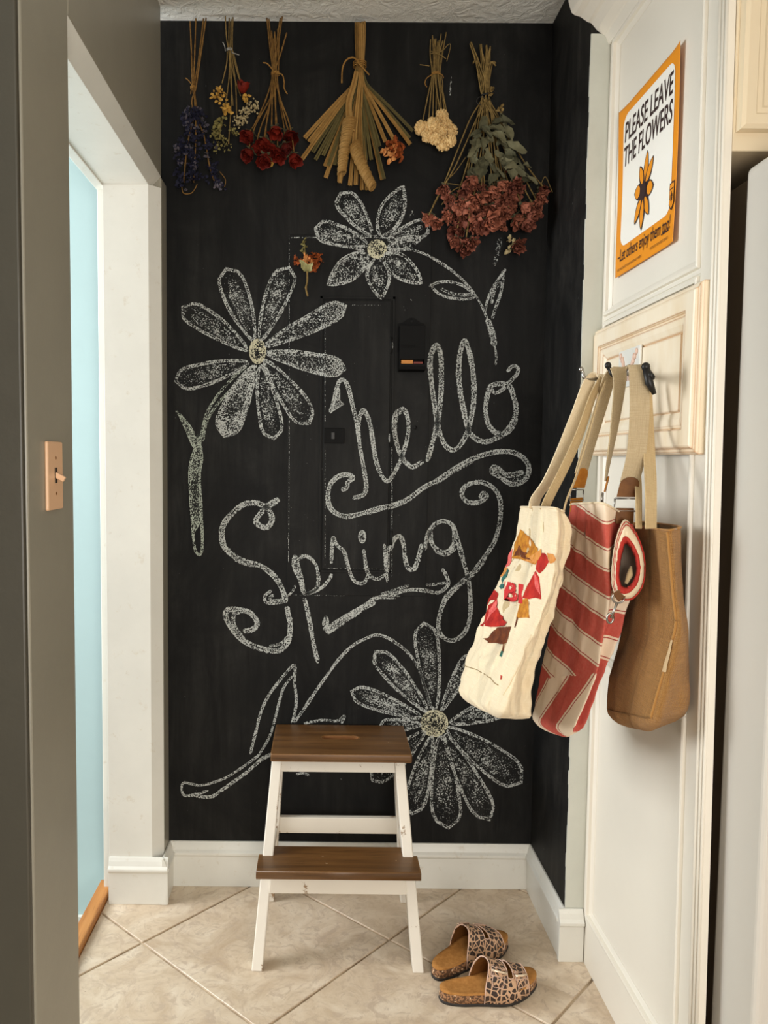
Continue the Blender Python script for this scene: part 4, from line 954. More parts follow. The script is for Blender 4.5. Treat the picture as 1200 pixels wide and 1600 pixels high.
tip1 = at_y(908, 577, YH[0]); hook(tip1, (XK-.004, -.575, 1.478), 'steel', .0038)
tip2 = at_y(950, 571, YH[1]); hook(tip2, (XK-.004, -.585, 1.492), 'black', .0048)
tip3 = at_y(1009, 573, YH[2]); hook(tip3, (XK-.004, -.610, 1.478), 'black', .0055)
g = G(); g.tube([tip3, tip3+Vector((.006, -.004, -.03)), tip3+Vector((.016, -.004, -.05))], [.007, .008, .004], 8); g.build('hook', 'black', hb, smooth=True)

# ------------------------------------------------------------------ bags on the hooks
def proj(P):
    d = Vector(P)-EYE; z = d.dot(FWD); return (PPX+FPX*d.dot(RGT)/z, PPY-FPX*d.dot(UPV)/z)
class Bag:
    """soft bag lofted between three upright edges: far edge A, near edge B, back near edge C"""
    def __init__(s, A, B, C_, yA, yB, yC, e=.42, wr=.005, seed=0., clampx=.668, base=.03, fold=0.):
        s.fold = fold
        f = lambda L, y: [at_y(px, py, y if not isinstance(y, (tuple, list)) else y[0]+(y[1]-y[0])*i/(len(L)-1)) for i, (px, py) in enumerate(L)]
        s.E = [cr([tuple(p) for p in f(L, y)], 10) for L, y in ((A, yA), (B, yB), (C_, yC))]
        s.e, s.wr, s.seed, s.cl, s.base = e, wr, seed, clampx, base
    def edge(s, k, t):
        L = s.E[k]; q = max(0, min(1, t))*(len(L)-1); i = min(int(q), len(L)-2); r = q-i; return Vector(L[i]*(1-r)+L[i+1]*r)
    def raw(s, u, v, t):
        a, b, c = s.edge(0, t), s.edge(1, t), s.edge(2, t); d = a+(c-b)
        p = a*(1-u)*(1-v)+b*u*(1-v)+c*u*v+d*(1-u)*v; p.x = min(p.x, s.cl+.0*v); return p
    def pt(s, th, t, k=1., lift=0., drop=0.):
        c, sn = math.cos(th), math.sin(th); e = s.e
        u = .5+.515*k*math.copysign(abs(c)**e, c); v = .5+.53*k*math.copysign(abs(sn)**e, sn)
        p = s.raw(u, v, t); m = s.raw(.5, .5, t); o = p-m; o.z = 0; o = o.normalized() if o.length > 1e-6 else Vector((0, 0, 0))
        edge_fade = min(1, t/.06+.25)
        if s.fold and c > 0: p = p-(s.edge(1, t)-s.edge(0, t)).normalized()*(s.fold*math.sin(PI*max(0, min(1, v)))*max(0, (u-.72)/.28)*min(1, t*3+.2))
        q = p.copy(); w_ = s.wr*edge_fade*k
        disp = w_*(nz((q.x*1.5, q.y*1.2, q.z*.45), 22, s.seed)*1.2+.45*nz((q.x, q.y, q.z*.8), 44, s.seed+5)+.55*nz((q.x*2+q.z*.8, q.y*2, q.z*.6-q.y*.7), 34, s.seed+9))
        q += o*(disp+lift); q.z -= drop; q.x = min(q.x, s.cl+.004); return q
    def thetas(s, n):
        # angles that space the section's points evenly along its outline
        L = []; acc = 0; last = None
        for k in range(2001):
            th = PI+2*PI*k/2000; c, sn = math.cos(th), math.sin(th); q = (1.6*math.copysign(abs(c)**s.e, c), math.copysign(abs(sn)**s.e, sn))
            if last: acc += math.hypot(q[0]-last[0], q[1]-last[1])
            last = q; L.append((acc, th))
        out = []; k = 0
        for j in range(n+1):
            d = acc*j/n
            while k < 2000 and L[k][0] < d-1e-9: k += 1
            out.append(L[k][1])
        return out
    def face(s, u, t, lift=0.):
        c = max(-1, min(1, (u-.5)/.515)); cs = abs(c)**(1/s.e); th = math.atan2(-math.sqrt(max(0, 1-cs*cs)), math.copysign(cs, c)); return s.pt(th, t, 1., lift)
    def mesh(s, t0, t1, nt, nth, inner=False, bottom=False, uvt=.0, diag=0., k=1.):
        g = G(); rows = []; v = []; uv = []
        for i in range(nt+1): rows.append((t0+(t1-t0)*i/nt, k, 0.))
        if bottom:
            for i in range(1, 7): q = i/6; rows.append((t1, k*max(.02, math.cos(q*PI/2*.98)), s.base*math.sin(q*PI/2)))
        ths = s.thetas(nth)
        for t, kk, dr_ in rows:
            per = 0; last = None
            for j in range(nth+1):
                th = ths[j]; p = s.pt(th, t, kk, 0, dr_)
                if last is not None: per += (p-last).length
                last = p; v.append(p); uv.append((per+diag*p.z, p.z-uvt*p.y))
        n = nth+1
        f = [(i*n+j, i*n+j+1, (i+1)*n+j+1, (i+1)*n+j) for i in range(len(rows)-1) for j in range(nth)]
        if bottom: f.append(tuple((len(rows)-1)*n+j for j in range(nth)))
        g.add(v, f, uv); return g
    def grid(s):
        s.gu = np.linspace(.0, 1., 90); s.gt = np.linspace(0, 1, 140); s.gp = np.array([[proj(s.face(u, t)) for t in s.gt] for u in s.gu])
    def find(s, px, py):
        d = (s.gp[:, :, 0]-px)**2+(s.gp[:, :, 1]-py)**2; i, j = np.unravel_index(np.argmin(d), d.shape); return s.gu[i], s.gt[j]
    def decal(s, name, poly, mat, par, lift=.0016, z=(0, 0, 1), nr=9):
        P = [s.find(z[0]+x*z[2], z[1]+y*z[2]) for x, y in poly]
        Q = []
        for a, b in zip(P, P[1:]+P[:1]):
            for k in range(5): Q.append((a[0]+(b[0]-a[0])*k/5, a[1]+(b[1]-a[1])*k/5))
        cu_, ct_ = sum(q[0] for q in Q)/len(Q), sum(q[1] for q in Q)/len(Q); v = []; n = len(Q)
        for r in range(nr+1):
            for u, t in Q: v.append(s.face(cu_+(u-cu_)*r/nr, ct_+(t-ct_)*r/nr, lift+.0014))
        return mk(name, v, [(r*n+i, r*n+(i+1) % n, (r+1)*n+(i+1) % n, (r+1)*n+i) for r in range(nr) for i in range(n)], mat, par, smooth=True)
def strap(name, pts, w, mat, par, wd=(1, 0, 0), th=.003, n=6, sag=None):
    """flat webbing along (px, py, depth) points"""
    P = [Vector(q) for q in cr([tuple(at_y(*p)) if len(p) == 3 else p[0] for p in pts], n)]; m = len(P); v = []; uv = []; L = 0
    ws = w if hasattr(w, '__len__') else (w, w)
    wds = wd if isinstance(wd[0], (tuple, list)) else (wd, wd)
    for i, p in enumerate(P):
        t = (P[min(i+1, m-1)]-P[max(i-1, 0)]).normalized(); k = i/(m-1)
        W_ = Vector(wds[0])*(1-k)+Vector(wds[1])*k; W_ = (W_-t*W_.dot(t)).normalized(); N_ = t.cross(W_); ww = ws[0]*(1-k)+ws[1]*k
        if i: L += (p-P[i-1]).length
        for a, b in ((-.5, -.5), (-.5, .5), (-.17, .62), (.17, .62), (.5, .5), (.5, -.5)): v.append(p+W_*(a*ww)+N_*(b*th)); uv.append((a*ww, L))
    f = [(i*6+k, i*6+(k+1) % 6, (i+1)*6+(k+1) % 6, (i+1)*6+k) for i in range(m-1) for k in range(6)]+[tuple(range(5, -1, -1)), tuple(range((m-1)*6, m*6))]
    return mk(name, v, f, mat, par, uv=uv, bevel=.0006, smooth=False)

# --- burlap tote, nearest the viewer and against the cabinet
b3 = Bag([(984, 820), (981, 880), (974, 950), (962, 1010), (948, 1065), (944, 1108)], [(1045, 829), (1049, 880), (1054, 930), (1059, 975), (1044, 1040), (1022, 1122)], [(1066, 823), (1068, 880), (1071, 940), (1078, 990), (1083, 1050), (1085, 1096)],
         -.68, -.93, -.885, .36, .0045, 3., .666, .044)
t3 = thing('tote_bag', 'brown burlap tote bag hanging lowest and nearest the fridge on the right hook', 'bag', tuple(b3.raw(.5, .5, .0)), group='tote bags hung on the hook board')
b3.mesh(0, 1, 46, 72, bottom=True).build('body', 'burlap', t3, smooth=True, uv=True)
b3.mesh(0.0, .5, 10, 48, k=.95, bottom=True).build('lining', 'burlap_in', t3, smooth=True, uv=True)
g = G(); g.tube([b3.pt(2*PI*j/72, .0, .995, .0006) for j in range(73)], .0022, 6); g.build('hem', 'burlap', t3, smooth=True)
b3.grid()
def seam(b, par, pts, r, mat, name='seam', lift=.0008, z=(0, 0, 1)):
    Q = [b.find(z[0]+x*z[2], z[1]+y*z[2]) for x, y in pts]; P = []
    for q, q2 in zip(Q, Q[1:]):
        for k in range(6): P.append(b.face(q[0]+(q2[0]-q[0])*k/6, q[1]+(q2[1]-q[1])*k/6, lift))
    P.append(b.face(*Q[-1], lift)); g = G(); g.tube(P, r, 6); return g.build(name, mat, par, smooth=True)
for pts in ([(1043, 831), (1047, 880), (1051, 930), (1056, 968)], [(1056, 970), (1050, 1000)], [(1036, 1050), (1026, 1090), (1017, 1122)]): seam(b3, t3, pts, .0026, 'burlap')
seam(b3, t3, [(950, 1108), (980, 1118), (1016, 1125)], .0016, 'seam', lift=.0003)
b3.decal('side_label', [(1047, 998), (1051, 998), (1040, 1050), (1034, 1050)], 'labeltag', t3, .0016)
for pts, w_ in (([(1010, 600, -.745), (1012, 650, -.770), (1015, 720, -.83), (1017, 770, -.875), (1017, 826, -.88)], .024), ([(988, 602, -.71), (991, 660, -.73), (996, 730, -.77), (998, 780, -.84), (998, 826, -.85)], .013)):
    strap('handle', pts, w_, 'canvas_in', t3, (1, .3, 0), .0025)

# --- striped bag in the middle
b2 = Bag([(888, 788), (880, 850), (866, 930), (852, 1005), (840, 1070), (831, 1120)], [(943, 785), (951, 865), (955, 930), (945, 1000), (934, 1060), (902, 1140)], [(990, 810), (1003, 861), (996, 930), (972, 1000), (948, 1060), (918, 1132)],
         -.56, (-.83, -.80), (-.785, -.775), .34, .0055, 11., .640, .030, .045)
t2 = thing('tote_bag', 'red and cream striped canvas bag between the leaf print tote and the burlap tote', 'bag', tuple(b2.raw(.5, .5, .0)), group='tote bags hung on the hook board')
b2.mesh(0, .775, 60, 110, uvt=.14).build('body', 'stripe', t2, smooth=True, uv=True)
b2.mesh(.77, 1, 16, 80, bottom=True, diag=-.75).build('base_panel', 'stripe2', t2, smooth=True, uv=True)
b2.mesh(0, .4, 8, 40, k=.94, bottom=True).build('lining', 'lining', t2, smooth=True, uv=True)
g = G(); g.tube([b2.pt(2*PI*j/72, .002, 1., .001) for j in range(73)], .0022, 6); g.build('hem', 'canvas', t2, smooth=True)
b2.grid()
# folded-out side flap: a rolled cuff with a dark opening and a clasp
LO = [(975, 812), (990, 826), (1003, 856), (1007, 890), (1002, 918), (986, 937), (966, 935), (956, 915), (956, 880), (962, 842)]
LM = [(976, 838), (986, 845), (998, 868), (1000, 895), (994, 915), (981, 927), (968, 925), (962, 905), (964, 875), (969, 850)]
LI = [(977, 850), (984, 855), (992, 872), (994, 893), (989, 908), (980, 917), (972, 915), (968, 900), (970, 878), (974, 860)]
def loopP(L, y, ph): return [at_y(p[0]+1.2*nz((i*.13, ph, 0), 6), p[1], y+.010*math.cos(2*PI*i/60+.4)+.003*nz((i*.1, 0, ph), 5)) for i, p in enumerate(cr(L, 6, True))]
def loft(name, mat, rows, th=.002):
    n = len(rows[0]); v = [p for r in rows for p in r]; uv = [(j/n*1.2, i*.035) for i, r in enumerate(rows) for j in range(n)]
    ob = mk(name, v, [(i*n+j, i*n+(j+1) % n, (i+1)*n+(j+1) % n, (i+1)*n+j) for i in range(len(rows)-1) for j in range(n)], mat, t2, smooth=True, uv=uv); so = ob.modifiers.new('thickness', 'SOLIDIFY'); so.thickness = th
OB, O1, M1, I1, I2 = loopP(LO, -.800, 1), loopP(LO, -.835, 1), loopP(LM, -.858, 2), loopP(LI, -.852, 3), loopP(LI, -.800, 3)
mid_ = [a.lerp(b, .5)+Vector((0, -.006, 0)) for a, b in zip(O1, M1)]
loft('cuff', 'canvas', [OB, O1, mid_, M1]); loft('cuff_facing', 'inkred_c', [[p+Vector((0, -.0008, 0)) for p in M1], [a.lerp(b, .5)+Vector((0, -.004, 0)) for a, b in zip(M1, I1)], I1])
for k_ in (.25, .6):
    g = G(); g.tube([a.lerp(b, k_)+Vector((0, -.0036, 0)) for a, b in zip(O1, mid_)]+[O1[0].lerp(mid_[0], k_)+Vector((0, -.0036, 0))], .0010, 5); g.build('stripe_line', 'inkred_c', t2, smooth=True)
cI = sum(I2, Vector((0, 0, 0)))/len(I2); n_ = len(I1)
mk('opening', I1+I2+[cI+Vector((0, .01, 0))], [(j, (j+1) % n_, n_+(j+1) % n_, n_+j) for j in range(n_)]+[(n_+j, n_+(j+1) % n_, 2*n_) for j in range(n_)], 'lining', t2, smooth=True)
g = G(); bq = [at_y(986, 885, -.84), at_y(984, 898, -.845), at_y(978, 912, -.85)]; g.tube(bq, [.002, .006, .003], 8); g.build('inner_fold', 'canvas_in', t2, smooth=True)
q0 = at_y(966, 934, -.862); g = G(); g.tube([q0+Vector((.011*math.cos(a*PI/8), 0, .010*math.sin(a*PI/8))) for a in range(17)], .0017, 6); g.build('ring', 'steel', t2, smooth=True)
qa, qb = at_y(964, 942, -.862), at_y(955, 966, -.862); g = G(); g.tube([qa, (qa+qb)/2, qb], [.0028, .0022, .0030], 8); g.tube([qb+Vector((.006*math.cos(a*PI/8)-.002, 0, .009*math.sin(a*PI/8))) for a in range(17)], .002, 6); g.build('clasp', 'steel', t2, smooth=True)
a_, b_ = at_y(963, 924, -.862), at_y(972, 936, -.862); g = G(); g.bar(a_, b_, .016, .004, (1, 0, .6)); g.build('leather_tab', 'leather_d', t2, bevel=.001)
# webbing straps with leather tabs and square rings
tp2 = at_y(962, 578, -.672)
S2 = [([(968, 574, -.670), (953, 588, -.640), (940, 632, -.600), (922, 690, -.590), (907, 742, -.590)], .031, (1, .35, 0), 'leather', (902, 762, -.590)),
      ([(966, 574, -.700), (968, 600, -.705), (960, 665, -.715), (951, 720, -.72), (946, 752, -.72)], (.033, .014), ((1, 0, 0), (.5, 1, 0)), 'leather', (942, 768, -.72)),
      ([(993, 577, -.79), (997, 572, -.805), (999, 600, -.82), (999, 650, -.825), (994, 710, -.82), (983, 756, -.81)], (.036, .034), (1, -.2, 0), 'leather_d', (978, 776, -.805))]
for pts, w_, wd, lm, tab in S2:
    strap('strap', pts, w_, 'web', t2, wd)
    p = at_y(*pts[-1]); q = at_y(*tab); d = (q-p); ww = (w_[1] if hasattr(w_, '__len__') else w_)
    W_ = Vector(wd if not isinstance(wd[0], tuple) else wd[1]).normalized(); N_ = d.normalized().cross(W_).normalized()
    if N_.y > 0: N_ = -N_
    v = []; ns = 7
    outl = [(-.5, 1), (-.5, 0)]+[(-.5*math.cos(PI*i/8), -.55*math.sin(PI*i/8)) for i in range(1, 8)]+[(.5, 0), (.5, 1)]
    for dep_ in (.0022, .0052): v += [p+W_*(a*ww*1.02)+d*b+N_*dep_ for a, b in outl]
    n = len(outl); mk('leather_tab', v, [tuple(range(n-1, -1, -1)), tuple(range(n, 2*n))]+[(i, (i+1) % n, n+(i+1) % n, n+i) for i in range(n)], lm, t2, bevel=.0008)
    e_ = q+d*.15; h_ = ww*.56; hz = .018
    g = G(); fr_ = [e_+W_*(-h_), e_+W_*h_, e_+W_*h_+Vector((0, 0, -hz*1.3)), e_-W_*h_+Vector((0, 0, -hz*1.3)), e_-W_*h_]; g.tube(fr_, .0019, 6); g.build('buckle_ring', 'steel', t2, smooth=True)
    g = G(); s0 = e_+Vector((0, 0, -hz)); g.bar(s0, s0+Vector((.001, .004, -.030)), ww*.95, .004, W_); g.build('leather_tab', lm, t2, bevel=.001)

# --- canvas tote with leaf print, farthest out on the steel hook
b1 = Bag([(812, 792), (801, 850), (768, 930), (738, 1005), (719, 1050), (713, 1078)], [(866, 793), (872, 830), (868, 890), (845, 967), (812, 1040), (786, 1112)], [(884, 800), (898, 828), (890, 880), (868, 955), (846, 1030), (832, 1118)],
         (-.54, -.52), (-.80, -.82), (-.775, -.79), .34, .0115, 21., .62, .026, .020)
t1 = thing('tote_bag', 'cream canvas tote bag printed with autumn leaves, leftmost on the hooks', 'bag', tuple(b1.raw(.5, .5, .0)), group='tote bags hung on the hook board')
b1.mesh(0, 1, 110, 150, bottom=True).build('body', 'canvas', t1, smooth=True, uv=True)
b1.mesh(0.0, .5, 10, 48, k=.95, bottom=True).build('lining', 'canvas_in', t1, smooth=True, uv=True)
g = G(); g.tube([b1.pt(2*PI*j/72, .0, .995, .0006) for j in range(73)], .002, 6); g.build('hem', 'canvas', t1, smooth=True)
b1.grid(); ZL = (710, 780, .225)
for nm, poly, mt, lf in (('leaf_print', [(460, 210), (500, 242), (545, 280), (560, 312), (580, 340), (572, 372), (592, 400), (560, 450), (500, 428), (470, 415), (405, 415), (410, 370), (420, 320), (440, 260)], 'l_yel', .0010),
        ('leaf_print', [(500, 425), (520, 400), (560, 380), (600, 345), (602, 380), (580, 420), (558, 450)], 'l_or', .0014), ('leaf_print', [(415, 395), (440, 350), (450, 320), (470, 335), (490, 370), (530, 360), (500, 392), (540, 425), (490, 415), (465, 388)], 'l_brn', .0017),
        ('leaf_print', [(600, 375), (630, 370), (640, 395), (655, 440), (640, 462), (585, 515), (560, 482), (575, 430)], 'l_red', .0011), ('leaf_print', [(640, 375), (680, 380), (705, 420), (662, 442), (650, 410)], 'l_or', .0013),
        ('leaf_print', [(560, 490), (590, 540), (598, 695), (560, 680), (515, 690), (470, 685), (490, 630), (520, 570)], 'l_red', .0010), ('leaf_print', [(548, 500), (575, 545), (590, 660), (560, 610)], 'l_pink', .0015),
        ('leaf_print', [(460, 700), (505, 685), (520, 820), (470, 822), (430, 820), (450, 750)], 'l_yel', .0010), ('leaf_print', [(432, 815), (440, 820), (420, 885), (412, 885)], 'l_brn', .0012),
        ('leaf_print', [(275, 620), (310, 660), (300, 690), (250, 700), (230, 740), (240, 690)], 'l_red', .0010), ('leaf_print', [(300, 690), (315, 790), (370, 850), (350, 880), (270, 885), (180, 880), (215, 820), (240, 740)], 'l_red', .0011), ('leaf_print', [(300, 695), (300, 760), (262, 800), (225, 850), (245, 770)], 'l_pink', .0015),
        ('leaf_print', [(395, 880), (380, 930), (360, 995), (280, 995), (240, 998), (200, 970), (240, 960), (270, 920), (300, 890)], 'l_brn', .0012), ('leaf_print', [(342, 990), (352, 990), (340, 1060), (326, 1060)], 'l_brn', .0012), ('leaf_print', [(328, 1050), (338, 1055), (326, 1092), (316, 1090)], 'l_teal', .0014),
        ('leaf_print', [(408, 345), (404, 400), (385, 470), (352, 470), (372, 410)], 'l_pink', .0010), ('leaf_print', [(352, 468), (375, 476), (340, 540), (310, 540)], 'l_or', .0010), ('leaf_print', [(370, 480), (385, 500), (350, 560), (335, 590), (330, 560), (355, 510)], 'l_teal', .0013),
        ('leaf_print', [(335, 590), (345, 600), (325, 622), (312, 612)], 'l_teal', .0013), ('leaf_print', [(320, 1215), (327, 1222), (324, 1252), (316, 1250)], 'l_red', .0010)):
    b1.decal(nm, poly, mt, t1, lf, ZL)
tx = text_mesh('lettering', 'BI', 1., 'inkred', t1, lambda c: c, offset=.035, extrude=0., local=True)
xs = [q.co.x for q in tx.data.vertices]; ys = [q.co.y for q in tx.data.vertices]
for q in tx.data.vertices:
    a, b = (q.co.x-min(xs))/(max(xs)-min(xs)), (q.co.y-min(ys))/(max(ys)-min(ys))
    px, py = 789+27*a+2.5*b, 938-30*b+5*a; u, t = b1.find(px, py)
    # bilinear refinement around the nearest grid node
    e = 1e-3; p0 = proj(b1.face(u, t)); pu = proj(b1.face(u+e, t)); pt_ = proj(b1.face(u, t+e))
    J = np.array([[pu[0]-p0[0], pt_[0]-p0[0]], [pu[1]-p0[1], pt_[1]-p0[1]]])/e
    try:
        du = np.linalg.solve(J, np.array([px-p0[0], py-p0[1]])); u += float(np.clip(du[0], -.02, .02)); t += float(np.clip(du[1], -.02, .02))
    except Exception: pass
    q.co = b1.face(u, t, .0034)-org(t1)
seam(b1, t1, [(727, 1039), (745, 1047), (760, 1056), (779, 1071)], .0011, 'cseam', lift=.0004)
seam(b1, t1, [(786, 1086), (797, 1066), (806, 1046), (818, 1020), (830, 992)], .0016, 'canvas')
S1 = [([(946, 592, -.602), (930, 588, -.598), (918, 602, -.60), (900, 650, -.61), (880, 700, -.63), (858, 748, -.64), (838, 778, -.64), (834, 796, -.645)], .027, ((1, .3, 0), (1, .5, .3))),
      ([(940, 592, -.612), (926, 620, -.63), (905, 680, -.67), (880, 735, -.70), (858, 778, -.71), (850, 798, -.71)], .020, ((.7, .7, 0), (1, .2, .2))),
      ([(946, 598, -.640), (936, 625, -.655), (918, 690, -.70), (900, 745, -.74), (886, 780, -.765), (880, 803, -.77)], .016, ((.5, 1, 0), (.4, 1, 0)))]
for pts, w_, wd in S1: strap('handle', pts, w_, 'canvas_in' if w_ < .025 else 'canvas', t1, wd, .0028)

# ------------------------------------------------------------------ dried flowers hung along the top of the black wall
rnd = random.Random(11)
def wp(px, py, d=.03): return at_y(px, py, -d)
def stem(par, pts, r, mat, n=5, name='stem'):
    P = cr([tuple(wp(*p)) for p in pts], 5) if len(pts) > 2 else [tuple(wp(*p)) for p in pts]
    g = G(); m = len(P); g.tube([Vector(p) for p in P], [r*(1+.12*math.sin(i*2.1)) for i in range(m)], n); return g.build(name, mat, par, smooth=True)
def tie(par, px, py, d, w, mat, tails=(), turns=3, r=.0013):
    c = wp(px, py, d); g = G(); pts = []
    for i in range(turns*14+1):
        q = 2*PI*i/14; pts.append(c+Vector((w*math.cos(q), w*.8*math.sin(q), .0024*(i/14-turns/2))))
    g.tube(pts, r, 5)
    for tl in tails: g.tube([Vector(p) for p in cr([tuple(wp(*p)) for p in tl], 5)], r, 5)
    g.sphere(c+Vector((0, -w*.9, 0)), r*2.2, 8, 5); return g.build('tie', mat, par, smooth=True)
def petal_patch(g, c, out, upd, L, Wd, cup, curl, n=4, m=4):
    """one petal growing from c along upd and leaning towards out"""
    out, upd = Vector(out).normalized(), Vector(upd).normalized(); side = out.cross(upd).normalized(); v = []
    for i in range(n+1):
        s_ = i/n; wdt = Wd*math.sin(PI*(.12+.74*s_))**.8
        for j in range(m+1):
            a = -1+2*j/m; lean = curl*s_*s_
            v.append(c+upd*(L*s_*(1-.25*lean))+out*(L*(.16*s_+.5*lean)-cup*wdt*a*a*.9)+side*(wdt*a)+Vector((rnd.uniform(-1, 1), rnd.uniform(-1, 1), rnd.uniform(-1, 1)))*L*.045)
    g.add(v, [(i*(m+1)+j, i*(m+1)+j+1, (i+1)*(m+1)+j+1, (i+1)*(m+1)+j) for i in range(n) for j in range(m)])
def rose_mesh(name, mat, layers, seed=0, crumple=.10):
    """dried rose head of radius 1 opening along -z (hung upside down), stem side at +z: nested cupped petals"""
    rnd.seed(seed); g = G()
    for n, R, L, hw, flare in layers:
        q0 = rnd.random()*6
        for k in range(n):
            q = q0+2*PI*(k+rnd.uniform(-.2, .2))/n; sd = rnd.random()*50; Lk = L*rnd.uniform(.85, 1.12); fl = flare*rnd.uniform(.3, 1.5); v = []; NS, NA_ = 6, 6
            for i in range(NS+1):
                s_ = i/NS; sh = (math.sin(PI*min(1, .10+s_*.62)))**.7*(1 if s_ < .75 else 1-.55*((s_-.75)/.25)**2)
                for j in range(NA_+1):
                    a = -1+2*j/NA_; an = q+a*hw*sh
                    rad = R*(.22+.78*math.sin(min(1, s_*1.35)*PI/2))*(1-.22*max(0, s_-.6)/.4)+fl*max(0, s_-.55)**2*2.2+.05*a*a
                    z = .92-Lk*1.75*s_+.16*a*a*s_+fl*max(0, s_-.7)*.5
                    p = Vector((rad*math.cos(an), rad*math.sin(an), z)); c_ = crumple*(.3+s_)
                    v.append(p+Vector((nz(p, 2.6, sd), nz(p, 2.6, sd+7), nz(p, 2.6, sd+13)))*c_*1.5+Vector((nz(p, 6, sd), nz(p, 6, sd+3), nz(p, 6, sd+5)))*c_*.7)
            g.add(v, [(i*(NA_+1)+j, i*(NA_+1)+j+1, (i+1)*(NA_+1)+j+1, (i+1)*(NA_+1)+j) for i in range(NS) for j in range(NA_)])
    me_o = g.build(name, mat, None, smooth=True); me = me_o.data; bpy.data.objects.remove(me_o); return me
def put(name, me, par, loc, axis, r, spin):
    o = bpy.data.objects.new(name, me); C.objects.link(o); o.parent = par; o.location = Vector(loc)-org(par)
    q = Vector(axis).normalized().to_track_quat('-Z', 'Y'); o.rotation_mode = 'QUATERNION'; o.rotation_quaternion = q @ Matrix.Rotation(spin, 3, 'Z').to_quaternion(); o.scale = (r, r, r); return o
def sepal_mesh(name, mat, seed=0):
    rnd.seed(seed); g = G()
    for k in range(5):
        q = 2*PI*k/5; o = Vector((math.cos(q), math.sin(q), 0)); petal_patch(g, o*.15+Vector((0, 0, 1.0)), o, o*.9+Vector((0, 0, -.5)), .8, .2, .3, .2, 3, 2)
    g.sphere((0, 0, 1.05), .3, 8, 5); o_ = g.build(name, mat, None, smooth=True); me = o_.data; bpy.data.objects.remove(o_); return me
ROSE = [rose_mesh('rose_head', 'rose', ((2, .22, .9, 1.5, 0), (3, .42, .95, 1.2, .1), (4, .66, 1., 1.0, .25), (5, .88, 1.0, .85, .7)), i, .09) for i in range(4)]
DUSTY = [rose_mesh('rose_head', 'dusty', ((3, .25, .85, 1.1, .1), (4, .48, .95, .8, .3), (5, .70, 1., .62, .9), (6, .88, .95, .42, 1.8)), 10+i, .22) for i in range(3)]+[rose_mesh('rose_head', 'dusty', ((2, .24, .9, 1.4, 0), (3, .45, .95, 1.0, .15), (4, .68, 1., .85, .35), (5, .86, .95, .6, 1.0)), 20+i, .16) for i in range(3)]
SEP = sepal_mesh('sepals', 'sage', 3)
def leafm(name, mat, par, base, tip, w, fold=.3, bend=.2, nrm=(0, -1, 0)):
    b, t = Vector(base), Vector(tip); ax = t-b; L = ax.length; ax.normalize(); nn = Vector(nrm); nn = (nn-ax*nn.dot(ax)).normalized(); sd = ax.cross(nn); v = []
    for i in range(7):
        s_ = i/6; wd = w*math.sin(PI*(.06+.90*s_))**.9*(1-.25*s_)
        for j in (-1, -.5, 0, .5, 1): v.append(b+ax*(L*s_)+sd*(wd*j)+nn*(fold*wd*abs(j)+bend*L*math.sin(PI*s_)*.3+.06*w*math.sin(9*s_+j*3))+Vector((nz(b, 30, s_*2+j), nz(b, 30, s_*2+j+9), nz(b, 30, s_*2+j+5)))*w*.55)
    o = mk(name, v, [(i*5+j, i*5+j+1, (i+1)*5+j+1, (i+1)*5+j) for i in range(6) for j in range(4)], mat, par, smooth=True); return o
def bits(g, c, r, n, size, flat=1., elong=1.):
    for _ in range(n):
        d = Vector((rnd.gauss(0, 1), rnd.gauss(0, 1)*flat, rnd.gauss(0, 1))).normalized()*r*rnd.random()**.4; p = Vector(c)+d
        q = Vector((rnd.uniform(-1, 1), rnd.uniform(-1, 1), rnd.uniform(-1, 1)*elong)).normalized(); petal_patch(g, p, q.orthogonal(), q, size*rnd.uniform(.7, 1.3), size*.42, .5, .5, 2, 2)

# 1 dark delphinium
t = thing('dried_bouquet', 'dried dark blue delphinium bunch hanging first from the left', 'dried flowers', tuple(wp(302, 32, .03)), group='dried bouquets hung along the ceiling edge')
for pts in ([(297, 33, .03), (299, 80, .03), (301, 137, .03), (305, 170, .03), (293, 225, .035), (287, 285, .035)], [(306, 29, .026), (304, 90, .03), (303, 137, .03), (306, 200, .03), (303, 285, .03)],
            [(322, 28, .03), (313, 90, .035), (306, 137, .034), (300, 165, .03), (318, 210, .035), (328, 262, .035), (338, 290, .03)], [(318, 29, .025), (310, 95, .025), (304, 138, .026), (309, 180, .03)]): stem(t, pts, .0022, 'stemb')
stem(t, [(303, 165, .035), (312, 182, .04), (321, 196, .04)], .0016, 'stemd'); stem(t, [(284, 292, .03), (287, 302, .03), (300, 301, .03), (308, 288, .03)], .0016, 'stemb'); stem(t, [(343, 268, .03), (352, 280, .03), (351, 292, .03)], .0013, 'stemb')
tie(t, 302, 137, .03, .0075, 'twine', ([(301, 134, .04), (295, 126, .04), (290, 122, .04)], [(299, 138, .04), (298, 147, .04)]))
for nm, path, n_, sp in (('flower_spike', [(296, 175), (290, 230), (284, 290)], 90, 11), ('flower_spike', [(303, 180), (304, 235), (301, 285)], 80, 9), ('flower_spike', [(312, 172), (322, 215), (328, 250), (343, 288)], 56, 8)):
    g = G(); P = cr([tuple(wp(x, y, .036)) for x, y in path], 12); g2 = G()
    for i in range(n_):
        c = Vector(P[rnd.randrange(len(P))])+Vector((rnd.gauss(0, sp*.55/521), rnd.uniform(-.015, .012), rnd.gauss(0, .008))); (bits(g, c, .006, 3, .0105) if rnd.random() < .86 else bits(g2, c, .006, 3, .010))
    a = g.build(nm, 'delph', t, smooth=True); g2.build('pale_floret', 'delph2', a, 'stuff', smooth=True)
